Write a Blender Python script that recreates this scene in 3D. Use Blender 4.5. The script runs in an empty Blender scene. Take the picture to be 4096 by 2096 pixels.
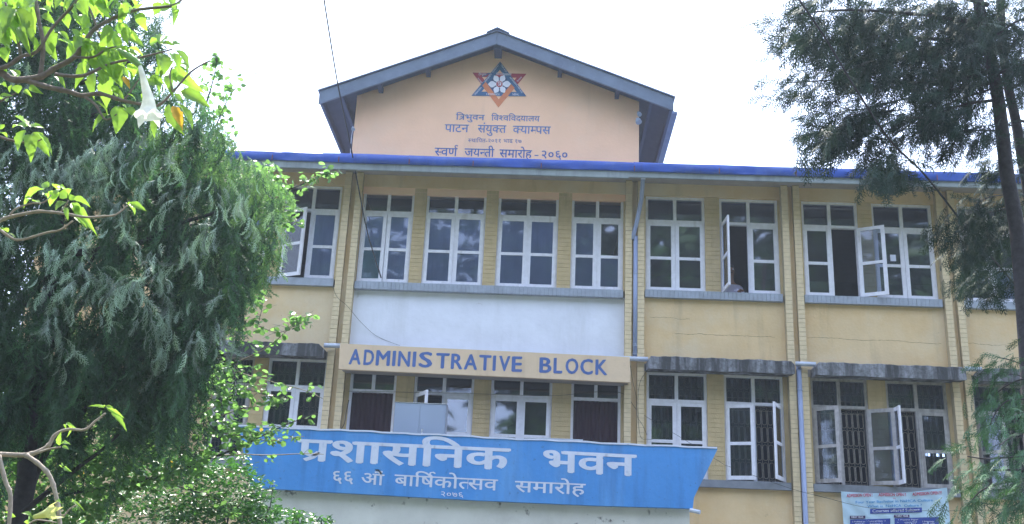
import bpy, bmesh, math, random
import numpy as np
from mathutils import Vector, Matrix, Quaternion
sc = bpy.context.scene
COL = sc.collection
R_ = math.radians
rng = np.random.default_rng(7)
random.seed(7)

# ------------------------------------------------------------------ camera
F_PX = 4200.0
CAM = Vector((0.0, -18.0, 2.3))
YAW, PITCH, ROLL = R_(-1.96), R_(18.45), R_(2.545)
def cam_axes():
    cy, sy, cp, sp, cr, sr = math.cos(YAW), math.sin(YAW), math.cos(PITCH), math.sin(PITCH), math.cos(ROLL), math.sin(ROLL)
    Fw = Vector((sy*cp, cy*cp, sp)); Rt = Vector((cy, -sy, 0)); Up = Rt.cross(Fw)
    return cr*Rt + sr*Up, -sr*Rt + cr*Up, Fw
RT, UP, FW = cam_axes()
cam_d = bpy.data.cameras.new('camera'); cam = bpy.data.objects.new('camera', cam_d); COL.objects.link(cam)
cam_d.sensor_width = 36; cam_d.lens = F_PX/4096*36; cam_d.clip_end = 2000; cam_d.clip_start = 0.1
M = Matrix((RT, UP, -FW)).transposed().to_4x4(); M.translation = CAM; cam.matrix_world = M
sc.camera = cam
def at(px, py, Y):
    d = RT*(px-2048) - UP*(py-1048) + FW*F_PX
    return CAM + d*((Y-CAM.y)/d.y)
def X(px, py, Y=0.0): return at(px, py, Y).x
def Z(px, py, Y=0.0): return at(px, py, Y).z

# ------------------------------------------------------------------ light
SUN_EL, SUN_AZ = R_(60), R_(-22)       # high, behind the building, a little to the left
w = bpy.data.worlds.new('World'); sc.world = w; w.use_nodes = True
nt = w.node_tree; nt.nodes.clear()
sky = nt.nodes.new('ShaderNodeTexSky'); sky.sky_type = 'NISHITA'; sky.sun_disc = False
sky.sun_elevation = SUN_EL; sky.sun_rotation = SUN_AZ; sky.dust_density = 4.0; sky.air_density = 1.0; sky.altitude = 1300
bg = nt.nodes.new('ShaderNodeBackground'); bg.inputs[1].default_value = 0.15
out = nt.nodes.new('ShaderNodeOutputWorld')
tc = nt.nodes.new('ShaderNodeTexCoord'); mp = nt.nodes.new('ShaderNodeMapping'); mp.inputs['Scale'].default_value = (1, 1, 2.2)
cn = nt.nodes.new('ShaderNodeTexNoise'); cn.inputs['Scale'].default_value = 2.2; cn.inputs['Detail'].default_value = 7; cn.inputs['Roughness'].default_value = .55
cr_ = nt.nodes.new('ShaderNodeMapRange'); cr_.inputs['From Min'].default_value = .28; cr_.inputs['From Max'].default_value = .55
cr_.inputs['To Min'].default_value = .22; cr_.inputs['To Max'].default_value = .62
mx = nt.nodes.new('ShaderNodeMix'); mx.data_type = 'RGBA'; mx.inputs[7].default_value = (6.6, 7.7, 10.2, 1)
nt.links.new(tc.outputs['Generated'], mp.inputs[0]); nt.links.new(mp.outputs[0], cn.inputs['Vector'])
nt.links.new(cn.outputs['Fac'], cr_.inputs['Value']); nt.links.new(cr_.outputs[0], mx.inputs[0])
nt.links.new(sky.outputs[0], mx.inputs[6]); nt.links.new(mx.outputs[2], bg.inputs[0]); nt.links.new(bg.outputs[0], out.inputs[0])
sd = bpy.data.lights.new('sun', 'SUN'); sd.energy = 4.0; sd.angle = R_(0.5); sd.color = (1, .95, .86)
sun = bpy.data.objects.new('sun', sd); COL.objects.link(sun)
sv = Vector((math.sin(SUN_AZ)*math.cos(SUN_EL), math.cos(SUN_AZ)*math.cos(SUN_EL), math.sin(SUN_EL)))
sun.rotation_euler = sv.to_track_quat('Z', 'Y').to_euler(); sun.location = (-8, 20, 40)
vs = sc.view_settings; vs.view_transform = 'Standard'; vs.look = 'None'; vs.gamma = 1; vs.exposure = 1.72; vs.use_curve_mapping = False
sc.render.engine = 'CYCLES'
cy = sc.cycles; cy.max_bounces = 8; cy.diffuse_bounces = 4; cy.glossy_bounces = 3; cy.transparent_max_bounces = 12; cy.transmission_bounces = 4
cy.use_denoising = True; cy.sample_clamp_indirect = 6

# ------------------------------------------------------------------ materials
def mat(name, col, rough=.8, var=.12, scale=6, bump=0, bscale=60, spec=.3, metal=0, stain=None, streak=False, transl=0, tcol=None):
    """stain = (colour, amount 0..1, scale)"""
    m = bpy.data.materials.new(name); m.use_nodes = True; t = m.node_tree; L = t.links; N = t.nodes
    p = N['Principled BSDF']; p.inputs['Roughness'].default_value = rough; p.inputs['Metallic'].default_value = metal
    p.inputs['Specular IOR Level'].default_value = spec
    g = N.new('ShaderNodeNewGeometry')
    n1 = N.new('ShaderNodeTexNoise'); n1.inputs['Scale'].default_value = scale; n1.inputs['Detail'].default_value = 6; n1.inputs['Roughness'].default_value = .6
    L.new(g.outputs['Position'], n1.inputs['Vector'])
    mr = N.new('ShaderNodeMapRange'); mr.inputs['From Min'].default_value = .3; mr.inputs['From Max'].default_value = .7
    mr.inputs['To Min'].default_value = 1-var; mr.inputs['To Max'].default_value = 1+var; L.new(n1.outputs['Fac'], mr.inputs['Value'])
    vm = N.new('ShaderNodeVectorMath'); vm.operation = 'SCALE'; vm.inputs[0].default_value = col; L.new(mr.outputs[0], vm.inputs['Scale'])
    c = vm.outputs[0]
    if stain:
        for (scol, amt, ssc, lo, hi, st) in stain:
            n2 = N.new('ShaderNodeTexNoise'); n2.inputs['Scale'].default_value = ssc; n2.inputs['Detail'].default_value = 8; n2.inputs['Roughness'].default_value = .65
            mpn = N.new('ShaderNodeMapping'); mpn.inputs['Scale'].default_value = (1, 1, .12) if st else (1, 1, 1)
            mpn.inputs['Location'].default_value = (ssc*1.7, 3.1, ssc)
            L.new(g.outputs['Position'], mpn.inputs[0]); L.new(mpn.outputs[0], n2.inputs['Vector'])
            r2 = N.new('ShaderNodeMapRange'); r2.inputs['From Min'].default_value = lo; r2.inputs['From Max'].default_value = hi; r2.inputs['To Max'].default_value = amt
            L.new(n2.outputs['Fac'], r2.inputs['Value'])
            mm = N.new('ShaderNodeMix'); mm.data_type = 'RGBA'; L.new(r2.outputs[0], mm.inputs[0]); L.new(c, mm.inputs[6]); mm.inputs[7].default_value = (*scol, 1)
            c = mm.outputs[2]
    L.new(c, p.inputs['Base Color'])
    if bump:
        n3 = N.new('ShaderNodeTexNoise'); n3.inputs['Scale'].default_value = bscale; n3.inputs['Detail'].default_value = 4
        L.new(g.outputs['Position'], n3.inputs['Vector'])
        b = N.new('ShaderNodeBump'); b.inputs['Strength'].default_value = bump; b.inputs['Distance'].default_value = .01
        L.new(n3.outputs['Fac'], b.inputs['Height']); L.new(b.outputs[0], p.inputs['Normal'])
    if transl:
        tr = N.new('ShaderNodeBsdfTranslucent'); ms = N.new('ShaderNodeMixShader'); ms.inputs[0].default_value = transl
        vt = N.new('ShaderNodeVectorMath'); vt.operation = 'SCALE'; vt.inputs[0].default_value = tcol or col; L.new(mr.outputs[0], vt.inputs['Scale'])
        L.new(vt.outputs[0], tr.inputs[0]); L.new(p.outputs[0], ms.inputs[1]); L.new(tr.outputs[0], ms.inputs[2])
        L.new(ms.outputs[0], N['Material Output'].inputs[0])
    return m
DIRT = (.10, .085, .07)
m_wall = mat('cream_paint', (.71, .53, .31), .85, .09, 1.3, .35, 22, stain=[((.60, .37, .13), .6, .8, .42, .72, False), (DIRT, .40, 2.6, .55, .80, True), ((.72, .64, .50), .6, .6, .48, .7, False), ((.30, .20, .12), .6, 14, .68, .76, False)])
m_brick = mat('painted_brick', (.69, .56, .36), .8, .10, 9, .3, 60, stain=[(DIRT, .4, 3, .58, .85, True)])
m_brickcore = mat('brick_joint_core', (.42, .34, .21), .9, .1)  # darker shaft tone that shows at the joints between bricks
m_pier = mat('pier_paint', (.55, .42, .23), .85, .10, 5, .3, 60, stain=[(DIRT, .4, 5, .55, .8, True)])
m_gable = mat('peach_paint', (.90, .56, .37), .85, .06, 1.0, .25, 20, stain=[((.82, .62, .48), .6, .5, .45, .75, False), ((.50, .33, .24), .35, 2.2, .56, .8, True)])
m_white = mat('white_wall_paint', (.76, .78, .88), .8, .06, 2, .7, 9, stain=[((.52, .53, .56), .5, 1.3, .55, .75, True), ((.45, .43, .42), .6, 5, .66, .74, False)])
m_frame = mat('white_window_paint', (.76, .76, .85), .5, .08, 12, .2, 80, stain=[((.34, .31, .29), .55, 7, .56, .75, True)])
m_frame_old = mat('weathered_window_paint', (.42, .40, .41), .6, .2, 14, .3, 80, stain=[((.13, .11, .10), .7, 6, .48, .7, True)])
m_sill = mat('grey_sill_paint', (.34, .38, .46), .7, .12, 8, .2, 60, stain=[((.14, .15, .18), .5, 5, .5, .8, True)])
m_sill2 = mat('dark_grey_sill_paint', (.22, .24, .28), .75, .15, 6, .2, 60)
m_fascia = mat('grey_green_fascia', (.27, .31, .33), .8, .12, 4, .2, 40, stain=[((.10, .11, .12), .6, 3, .5, .75, True)])
m_concrete = mat('mossy_concrete', (.36, .37, .42), .9, .2, 12, .6, 30, stain=[((.04, .04, .045), .95, 4.2, .34, .58, True), ((.05, .055, .045), .6, 18, .45, .65, False)])
m_soffit = mat('soffit_concrete', (.34, .31, .29), .9, .12, 5, .2)
m_gutter = mat('blue_metal', (.022, .080, .42), .36, .15, 3, .45, 5, spec=.5, stain=[((.10, .17, .46), .6, 2.2, .5, .72, False), ((.02, .03, .10), .5, 5, .6, .8, True)])
m_rust = mat('rusty_steel', (.16, .06, .045), .8, .3, 20)
m_roof = mat('slate_blue_roof_metal', (.15, .19, .30), .45, .12, 4, .2, 8, stain=[((.30, .34, .44), .4, 6, .58, .8, False)])
m_barge = mat('weathered_barge_board', (.15, .19, .27), .6, .15, 3, .2, 20, stain=[((.08, .10, .17), .7, 1.6, .5, .75, False), ((.42, .46, .55), .5, 9, .62, .8, False)])
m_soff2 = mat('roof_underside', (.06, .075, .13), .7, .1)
m_maroon = mat('maroon_curtain', (.030, .012, .024), .8, .25, 2)
m_curtain = mat('pale_curtain', (.58, .63, .82), .8, .10, 1.5, stain=[((.42, .46, .62), .6, 9, .45, .7, True)])
m_paper = mat('pale_green_paper', (.36, .56, .55), .8, .1, 4)
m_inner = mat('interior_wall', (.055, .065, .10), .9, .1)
m_grille = mat('iron_grille', (.34, .32, .31), .6, .2, 20)
m_grey = mat('grey_pipe', (.30, .36, .55), .4, .08, 3)
m_galv = mat('galvanised_pipe', (.5, .55, .66), .35, .1, 8, spec=.5)
m_signblue = mat('sign_blue_paint', (.075, .30, .74), .6, .08, 1.5, .35, 16, stain=[((.03, .12, .36), .6, 3.2, .52, .75, True), ((.22, .46, .80), .6, 1.3, .48, .75, True), ((.025, .03, .06), .9, 5, .68, .73, False), ((.04, .10, .26), .6, 16, .62, .72, False)])
m_sign = mat('cream_sign_paint', (.70, .53, .36), .8, .07, 2, .3, 20, stain=[((.76, .63, .50), .5, .8, .5, .8, False), ((.36, .22, .13), .5, 2.5, .58, .8, True), (DIRT, .3, 6, .62, .8, False)])
m_lav = mat('white_sign_paint', (.70, .74, .90), .6, .07, 6, stain=[((.35, .45, .68), .6, 9, .60, .75, False), ((.05, .06, .10), .9, 5, .68, .73, False)])
m_ltblue = mat('blue_letter_paint', (.075, .14, .37), .7, .10, 8)
m_ltnavy = mat('slate_letter_paint', (.13, .20, .42), .8, .12, 8)
m_beam = mat('white_beam_paint', (.74, .73, .70), .85, .08, 2, .3, 20, stain=[((.07, .06, .055), .85, 5, .62, .70, False), ((.36, .34, .32), .5, 1.3, .5, .8, False)])
m_steel = mat('grey_steel_cupboard', (.33, .39, .50), .4, .05, 2, spec=.5)
m_chrome = mat('chrome_handle', (.6, .6, .65), .25, .05, metal=.9)
m_cable = mat('black_cable', (.03, .03, .04), .6, .1)
m_cable2 = mat('brown_cable', (.12, .09, .10), .6, .1)
m_ground = mat('lawn_and_soil', (.05, .065, .025), .95, .35, 1.2, .5, 20, stain=[((.11, .09, .065), .8, .5, .5, .6, False)])
m_pave = mat('concrete_paving', (.20, .19, .175), .9, .12, 3, .3, 30)
def glass_mat(name, tint=(.75, .8, .9), base=.015):
    m = bpy.data.materials.new(name); m.use_nodes = True; t = m.node_tree; t.nodes.remove(t.nodes['Principled BSDF'])
    f = t.nodes.new('ShaderNodeFresnel'); f.inputs[0].default_value = 1.5
    ad = t.nodes.new('ShaderNodeMath'); ad.operation = 'ADD'; ad.inputs[1].default_value = base
    tr = t.nodes.new('ShaderNodeBsdfTransparent'); tr.inputs[0].default_value = (*tint, 1)
    gl = t.nodes.new('ShaderNodeBsdfGlossy'); gl.inputs['Roughness'].default_value = .03; gl.inputs[0].default_value = (.9, .93, 1, 1)
    di = t.nodes.new('ShaderNodeBsdfDiffuse'); di.inputs[0].default_value = (.45, .47, .55, 1)
    ms = t.nodes.new('ShaderNodeMixShader'); m2 = t.nodes.new('ShaderNodeMixShader'); m2.inputs[0].default_value = .02
    g = t.nodes.new('ShaderNodeNewGeometry'); no = t.nodes.new('ShaderNodeTexNoise'); no.inputs['Scale'].default_value = 1.6
    b = t.nodes.new('ShaderNodeBump'); b.inputs['Strength'].default_value = .07; b.inputs['Distance'].default_value = .01
    L = t.links; L.new(g.outputs['Position'], no.inputs['Vector']); L.new(no.outputs['Fac'], b.inputs['Height']); L.new(b.outputs[0], gl.inputs['Normal'])
    L.new(f.outputs[0], ad.inputs[0]); L.new(ad.outputs[0], ms.inputs[0]); L.new(tr.outputs[0], m2.inputs[1]); L.new(di.outputs[0], m2.inputs[2])
    L.new(m2.outputs[0], ms.inputs[1]); L.new(gl.outputs[0], ms.inputs[2]); L.new(ms.outputs[0], t.nodes['Material Output'].inputs[0])
    return m
m_glass = glass_mat('window_glass')
m_glass_r = glass_mat('shiny_window_glass', (.7, .75, .85), .07)

# ------------------------------------------------------------------ mesh helpers
class MB:
    def __init__(s): s.v = []; s.f = []
    def add(s, V, Fc):
        n = len(s.v); s.v += [tuple(p) for p in V]; s.f += [tuple(i+n for i in f) for f in Fc]; return s
    def box(s, x0, x1, y0, y1, z0, z1, T=None):
        if x0 > x1: x0, x1 = x1, x0
        if y0 > y1: y0, y1 = y1, y0
        if z0 > z1: z0, z1 = z1, z0
        V = [Vector(p) for p in ((x0,y0,z0),(x1,y0,z0),(x1,y1,z0),(x0,y1,z0),(x0,y0,z1),(x1,y0,z1),(x1,y1,z1),(x0,y1,z1))]
        if T: V = [T @ p for p in V]
        return s.add(V, [(0,3,2,1),(4,5,6,7),(0,1,5,4),(1,2,6,5),(2,3,7,6),(3,0,4,7)])
    def prism(s, pts, y0, y1):     # polygon in XZ, counter-clockwise seen from -Y
        n = len(pts); V = [(p[0], y0, p[1]) for p in pts] + [(p[0], y1, p[1]) for p in pts]
        Fc = [tuple(range(n)), tuple(range(2*n-1, n-1, -1))] + [((i+1) % n, i, i+n, (i+1) % n+n) for i in range(n)]
        return s.add(V, Fc)
    def tube(s, pts, rad, n=6, cap=True):
        pts = [Vector(p) for p in pts]; m = len(pts)
        rads = rad if isinstance(rad, (list, tuple)) else [rad]*m
        V = []; up = Vector((.13, .31, .94)); prev = None
        for i, p in enumerate(pts):
            t = (pts[min(i+1, m-1)] - pts[max(i-1, 0)])
            if t.length < 1e-9: t = Vector((0, 0, 1))
            t.normalize()
            a = (prev - t*prev.dot(t)) if prev is not None else t.cross(up)
            if a.length < 1e-4: a = t.cross(Vector((1, .1, .2)))
            a.normalize(); prev = a; b = t.cross(a)
            for k in range(n):
                an = 2*math.pi*k/n; V.append(p + (a*math.cos(an) + b*math.sin(an))*rads[i])
        Fc = [(i*n+k, i*n+(k+1) % n, (i+1)*n+(k+1) % n, (i+1)*n+k) for i in range(m-1) for k in range(n)]
        if cap: Fc += [tuple(range(n-1, -1, -1)), tuple(range((m-1)*n, m*n))]
        return s.add(V, Fc)
    def build(s, name, material, parent=None, smooth=False):
        me = bpy.data.meshes.new(name); me.from_pydata(s.v, [], s.f); me.materials.append(material)
        if smooth: me.polygons.foreach_set('use_smooth', [True]*len(me.polygons))
        return link(name, me, parent)
def link(name, me, parent=None, mw=None):
    o = bpy.data.objects.new(name, me); COL.objects.link(o)
    if mw is not None: o.matrix_world = mw
    if parent is not None:
        o.parent = parent; o.matrix_parent_inverse = INV[parent.name] if parent.name in INV else Matrix.Identity(4)
    return o
INV = {}
def thing(name, label, cat, loc=(0, 0, 0), group=None):
    o = bpy.data.objects.new(name, None); COL.objects.link(o); o.location = loc; o.empty_display_size = .2
    tag(o, label, cat, group); INV[o.name] = Matrix.Translation(loc).inverted(); return o
def tag(o, label=None, cat=None, group=None, kind=None):
    if label: o['label'] = label
    if cat: o['category'] = cat
    if group: o['group'] = group
    if kind: o['kind'] = kind
    return o
def npmesh(name, V, Fq, material, parent=None, smooth=False, tint=None):
    V = np.asarray(V, dtype=np.float32); Fq = np.asarray(Fq, dtype=np.int32); k = Fq.shape[1]
    me = bpy.data.meshes.new(name); me.vertices.add(len(V)); me.vertices.foreach_set('co', V.ravel())
    me.loops.add(Fq.size); me.loops.foreach_set('vertex_index', Fq.ravel()); me.polygons.add(len(Fq))
    me.polygons.foreach_set('loop_start', np.arange(0, Fq.size, k, dtype=np.int32)); me.polygons.foreach_set('loop_total', np.full(len(Fq), k, dtype=np.int32))
    if smooth: me.polygons.foreach_set('use_smooth', np.ones(len(Fq), dtype=bool))
    me.update(calc_edges=True)
    if tint is not None:
        a = me.attributes.new('tint', 'FLOAT', 'POINT'); a.data.foreach_set('value', np.asarray(tint, dtype=np.float32))
    me.materials.append(material)
    return link(name, me, parent)

# ------------------------------------------------------------------ lettering (flat print)
_g = {}
def _raw(s, wt):
    c = bpy.data.curves.new('t', 'FONT'); c.body = s; c.offset = wt; c.resolution_u = 3; o = bpy.data.objects.new('t', c); COL.objects.link(o)
    bpy.context.view_layer.update(); me = o.to_mesh()
    V = [(v.co.x, v.co.y) for v in me.vertices]; Fc = [tuple(p.vertices) for p in me.polygons]; o.to_mesh_clear()
    bpy.data.objects.remove(o); bpy.data.curves.remove(c); return V, Fc
def _adv(ch):
    a = max(v[0] for v in _raw('क'+ch+'क', 0)[0]); b = max(v[0] for v in _raw('कक', 0)[0]); return a-b
def glyph(ch, wt):
    if (ch, wt) not in _g:
        V, Fc = _raw(ch, wt); _g[(ch, wt)] = (V, Fc, _adv(ch))
    return _g[(ch, wt)]
def clipx(V, Fc, lim):
    bm = bmesh.new(); vs_ = [bm.verts.new((x, y, 0)) for x, y in V]
    for f in Fc:
        try: bm.faces.new([vs_[i] for i in f])
        except ValueError: pass
    bmesh.ops.bisect_plane(bm, geom=bm.verts[:]+bm.edges[:]+bm.faces[:], plane_co=(lim, 0, 0), plane_no=(1, 0, 0), clear_outer=True)
    bm.verts.index_update(); V2 = [(v.co.x, v.co.y) for v in bm.verts]; F2 = [tuple(v.index for v in f.verts) for f in bm.faces]; bm.free(); return V2, F2
def stroke(pts, wd):
    V = []; Fc = []
    for i, p in enumerate(pts):
        a = pts[max(i-1, 0)]; b = pts[min(i+1, len(pts)-1)]; dx, dy = b[0]-a[0], b[1]-a[1]; l = math.hypot(dx, dy) or 1
        V += [(p[0]-dy/l*wd/2, p[1]+dx/l*wd/2), (p[0]+dy/l*wd/2, p[1]-dx/l*wd/2)]
        if i: Fc.append((2*i-2, 2*i-1, 2*i+1, 2*i))
    return V, Fc
def compose(tokens, wt):
    """tokens: characters; '~x' = half form of x (stem cut off); '^' = hook over the last letter; '/' = slanting stroke under it; 'T' = joined tra"""
    V = []; Fc = []; pen = 0; lastw = 0; sw = .075+2*wt
    def put(v, f, dx):
        n = len(V); V.extend((a+dx, b) for a, b in v); Fc.extend(tuple(i+n for i in q) for q in f)
    i = 0
    while i < len(tokens):
        ch = tokens[i]
        if ch == '~':
            i += 1; v, f, ad = glyph(tokens[i], wt)
            low = [a for a, b in v if b < .015 and a > ad*.58]; st = (min(low) if low else ad*.85) + .004
            if tokens[i] == 'क': st = ad*.80
            if tokens[i] == 'द': st = ad*.92
            v, f = clipx(v, f, st); put(v, f, pen); pen += st; lastw = st
        elif ch == '/':
            v, f = stroke([(-.14-sw/2, .27), (-.30, .10), (-.42, .02)], sw*.9); put(v, f, pen)
        elif ch == '^':
            v, f = stroke([(-.10, .62), (-.20, .74), (-.17, .84), (-.06, .87), (.02, .80)], sw*.75); put(v, f, pen)
        elif ch == 'T':
            for pp in ([(0, .585), (.56, .585)], [(.45, .6), (.45, 0)], [(.45, .36), (.22, .36), (.14, .30)], [(.45, .30), (.22, .12), (.08, .02)]):
                v, f = stroke(pp, sw); put(v, f, pen)
            pen += .56; lastw = .56
        elif ch == ' ': pen += .30
        else:
            v, f, ad = glyph(ch, wt); put(v, f, pen); pen += ad
            if ad > .05: lastw = ad
        i += 1
    return V, Fc
def lettering(tokens, pl, pr, hpx, Y, material, parent, wt=.0, deva=True, shear=0, unit=.622, name='lettering', fn=None, lift=.003):
    """baseline from pixel pl to pr on the plane Y; hpx = cap height in pixels"""
    V, Fc = compose(tokens, 0) if deva else _raw(tokens, 0)
    x0 = min(v[0] for v in V)-wt; x1 = max(v[0] for v in V)+wt
    A = at(*pl, Y); B = at(*pr, Y); d = (B-A)/(x1-x0); s = hpx*(A-CAM).dot(FW)/F_PX/.95/unit
    mb = MB()
    sh = [(0, 0)] if wt < .006 else [(wt*.9, wt*.3), (-wt*.9, wt*.3), (0, -wt*.45), (wt*.45, wt*.6), (-wt*.45, -wt*.1)]   # brush weight: overlapping thin coats
    for k, (ox, oy) in enumerate(sh):
        P = []
        for a, b in V:
            p = A + d*(a+ox-x0) + Vector((shear*b*s, 0, (b+oy)*s)); lf = lift+k*.0003; p.y = Y-lf
            if fn: p.y = fn(p.x, p.z)-lf
            P.append(p)
        mb.add(P, [tuple(f) for f in Fc])
    return mb.build(name, material, parent)
def ppoly(pts, Y, material, parent, name, th=.003):
    P = [at(px, py, Y) for px, py in pts]; mb = MB(); mb.prism([(p.x, p.z) for p in P], Y-th, Y-th+.002); return mb.build(name, material, parent)

# ------------------------------------------------------------------ thin volume added to imitate lens glare
hzm = bpy.data.materials.new('lens_glare_volume'); hzm.use_nodes = True; hn = hzm.node_tree; hn.nodes.clear()
ho = hn.nodes.new('ShaderNodeOutputMaterial'); hv = hn.nodes.new('ShaderNodeVolumePrincipled'); hv.inputs['Density'].default_value = .0013; hv.inputs['Color'].default_value = (.72, .84, 1, 1); hv.inputs['Anisotropy'].default_value = .3
hn.links.new(hv.outputs[0], ho.inputs['Volume'])
mb = MB(); mb.box(-410, 410, -410, 410, -1.2, 42); tag(mb.build('glare_veil', hzm), kind='stuff')

# ------------------------------------------------------------------ ground
def ground_z(x, y):
    t = min(max((-y-6)/14, 0), 1); return .7*(t*t*(3-2*t)) + (0 if y > -20 else 0)
gv = []; xs = [-400, -150, -60]+[i*2.0 for i in range(-20, 21)]+[60, 150, 400]; ys = [-400, -150, -60, -40]+[-30+i*1.5 for i in range(0, 21)]+[10, 30, 60, 150, 400]
for yy in ys:
    for xx in xs: gv.append((xx, yy, ground_z(xx, yy)-.012))
nx = len(xs); gf = [(j*nx+i, j*nx+i+1, (j+1)*nx+i+1, (j+1)*nx+i) for j in range(len(ys)-1) for i in range(nx-1)]
mb = MB(); mb.add(gv, gf); tag(mb.build('ground', m_ground, smooth=True), kind='structure')
mb = MB(); mb.box(-14, 16, -5.2, -.02, -.1, .06); tag(mb.build('pavement', m_pave), kind='structure')

# ------------------------------------------------------------------ the building
BL = 'three storey yellow campus building with blue eaves gutter, paired brick pilasters and a peach gable'
bld = thing('campus_building', BL, 'building', (0, 0, 0))
YW = 0.0           # wall face
YP = -.11          # pilaster face
YF = .06           # window frame face
# levels
zS2t = Z(2150, 1143, -.07)     # top of upper sill
zS2b = Z(2150, 1173, -.07)
zH2 = Z(2116, 771, YF)         # head of the upper windows
zT2 = Z(2116, 868, YF)         # transom of the upper windows
YE = -.84
zEav = Z(2560, 651, YE)-.03    # top of the wall, under the soffit
zFas = Z(2560, 713, YE+.05)    # lower edge of the hanging fascia
print('eave', zEav, zFas, Z(2560, 713, 0))
zS1t = Z(3000, 1925, -.07); zS1b = Z(3000, 1955, -.07)
zH1 = Z(2900, 1498, YF); zT1 = Z(3050, 1617, YF)
zT1c = Z(2085, 1586, YF)
zC1 = Z(3300, 1478, YW)        # where canopy meets the wall (top)
print('levels', zS2t, zS2b, zH2, zT2, zEav, 'low', zS1t, zS1b, zH1, zT1, zT1c, zC1)
def mid(a, b): return (a+b)/2
def wx(top, bot, ya, yb):      # a vertical's X from its pixel at the top and at the bottom
    return mid(X(top, ya, YF), X(bot, yb, YF))
# upper windows (x0, x1)
UP_ = [
 ('A', X(848, 1100, YF), X(1056, 1100, YF)),
 ('B', X(1155, 740, YF)-.02, mid(X(1369, 747, YF), X(1340, 1109, YF))),
 ('C1', wx(1459, 1425, 752, 1118), wx(1660.6, 1636, 754, 1126)),
 ('C2', wx(1710.6, 1685, 757, 1128), wx(1944.7, 1932.6, 764, 1135)),
 ('C3', wx(1994.5, 1980.7, 770, 1140), wx(2232.8, 2228.8, 773, 1148)),
 ('C4', wx(2288, 2280.6, 773, 1147), wx(2492.8, 2491.8, 781, 1157)),
 ('R1', wx(2579, 2584, 787, 1157), wx(2816, 2823, 795, 1165)),
 ('R2', wx(2875, 2882.6, 797, 1167), wx(3107, 3122, 806, 1176)),
 ('R3', wx(3202, 3219, 809, 1179), wx(3422, 3452, 815, 1185)),
 ('R4', wx(3481, 3506.6, 818, 1193), wx(3717, 3757, 823, 1199)),
 ('R5', wx(3825, 3856.6, 829, 1202), wx(4062, 4093, 835, 1210)),
]
LO_ = [
 ('L0', X(848, 1600, YF), X(1003, 1600, YF)),
 ('L1', X(1051, 1690, YF)-.01, X(1290, 1690, YF)),
 ('D1', wx(1402, 1385, 1500, 1720), wx(1586.5, 1575, 1500, 1722)),
 ('D2', wx(1656, 1650, 1500, 1720), wx(1896, 1890, 1500, 1735)),
 ('D3', wx(1966, 1957, 1510, 1740), wx(2210, 2203, 1520, 1740)),
 ('D4', wx(2286, 2280, 1530, 1750), wx(2484, 2480, 1540, 1750)),
 ('E1', wx(2580, 2590, 1500, 1770), wx(2826, 2830, 1500, 1770)),
 ('E2', wx(2895, 2900, 1500, 1915), wx(3128, 3146, 1500, 1920)),
 ('E3', wx(3240.6, 3256, 1530, 1920), wx(3467, 3490, 1530, 1930)),
 ('E4', wx(3543.6, 3562, 1540, 1935), wx(3787, 3812, 1540, 1940)),
 ('E5', wx(3890, 3912, 1540, 1950), wx(4130, 4156, 1540, 1950)),
]
# pilaster pairs: x of the four edges (outer left, inner left, inner right, outer right) at y ~1240
def pair(a, b, c, d, y): return [X(v, y, YP) for v in (a, b, c, d)]
PAIRS = [pair(1332, 1361, 1381, 1408, 1200), pair(2500, 2526, 2549, 2578, 1200), pair(3141, 3169, 3189, 3217.5, 1200), pair(3779, 3806, 3827, 3855, 1200)]
pitch = PAIRS[3][0]-PAIRS[2][0]
PAIRS.insert(0, [v-pitch for v in PAIRS[0]])
PAIRS.append([v+pitch for v in PAIRS[-1]])
print('pairs', [[round(v, 2) for v in p] for p in PAIRS], 'win', [(n, round(a, 2), round(b, 2)) for n, a, b in UP_+LO_])
X0 = PAIRS[0][0]-pitch*1.0; X1 = PAIRS[-1][3]+pitch*1.0
zTopStrip = zEav-.01
# pilasters: plain shaft, with single header bricks laid one on another on its face
BR_H = Z(2560, 1100, YP)-Z(2560, 1117.3, YP)
brick_me = None
def brick_mesh(wd):
    mb = MB(); h = BR_H-.007; d = .012; c = .003
    mb.box(-wd/2, wd/2, -d, 0, 0, h); me = bpy.data.meshes.new('brick'); me.from_pydata(mb.v, [], mb.f); me.materials.append(m_brick); return me
SW = .118; brick_me = brick_mesh(SW-.001)
nb = 0; rest = MB()
strips = []
for k, p in enumerate(PAIRS):
    for (a, b) in ((p[0], p[1]), (p[2], p[3])):
        mb = MB(); mb.box(a+.003, b-.003, YP+.001, .02, 0, zEav); mb.build('pilaster', m_brickcore, bld); strips.append((k, mid(a, b)))
    mb = MB(); mb.box(p[1]-.002, p[2]+.002, -.03, .02, 0, zEav); mb.build('pilaster_recess', m_wall, bld)
    mb = MB(); mb.box(p[0]+.004, p[3]-.004, .02, .30, 0, zEav); mb.build('column', m_wall, bld)
order = {2: 0, 3: 1, 1: 2, 4: 3, 0: 8, 5: 9}
for k, xc in sorted(strips, key=lambda s: order[s[0]]):
    n = int((zTopStrip-.0)/BR_H)
    zz = zTopStrip-.01
    for j in range(n):
        z0 = zz-(j+1)*BR_H
        if z0 < .02: break
        dx = rng.normal(0, .0015); dy = rng.normal(0, .0012)
        if nb < 262 and z0 > 3.75:
            o = link('brick', brick_me, bld, Matrix.Translation((xc+dx, YP+dy, z0+.0035))); nb += 1
        else: rest.box(xc-SW/2+dx, xc+SW/2+dx, YP-.012+dy, YP+dy, z0+.0035, z0+BR_H-.0035)
tag(rest.build('brick_courses', m_brick, bld), kind='stuff')

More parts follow.
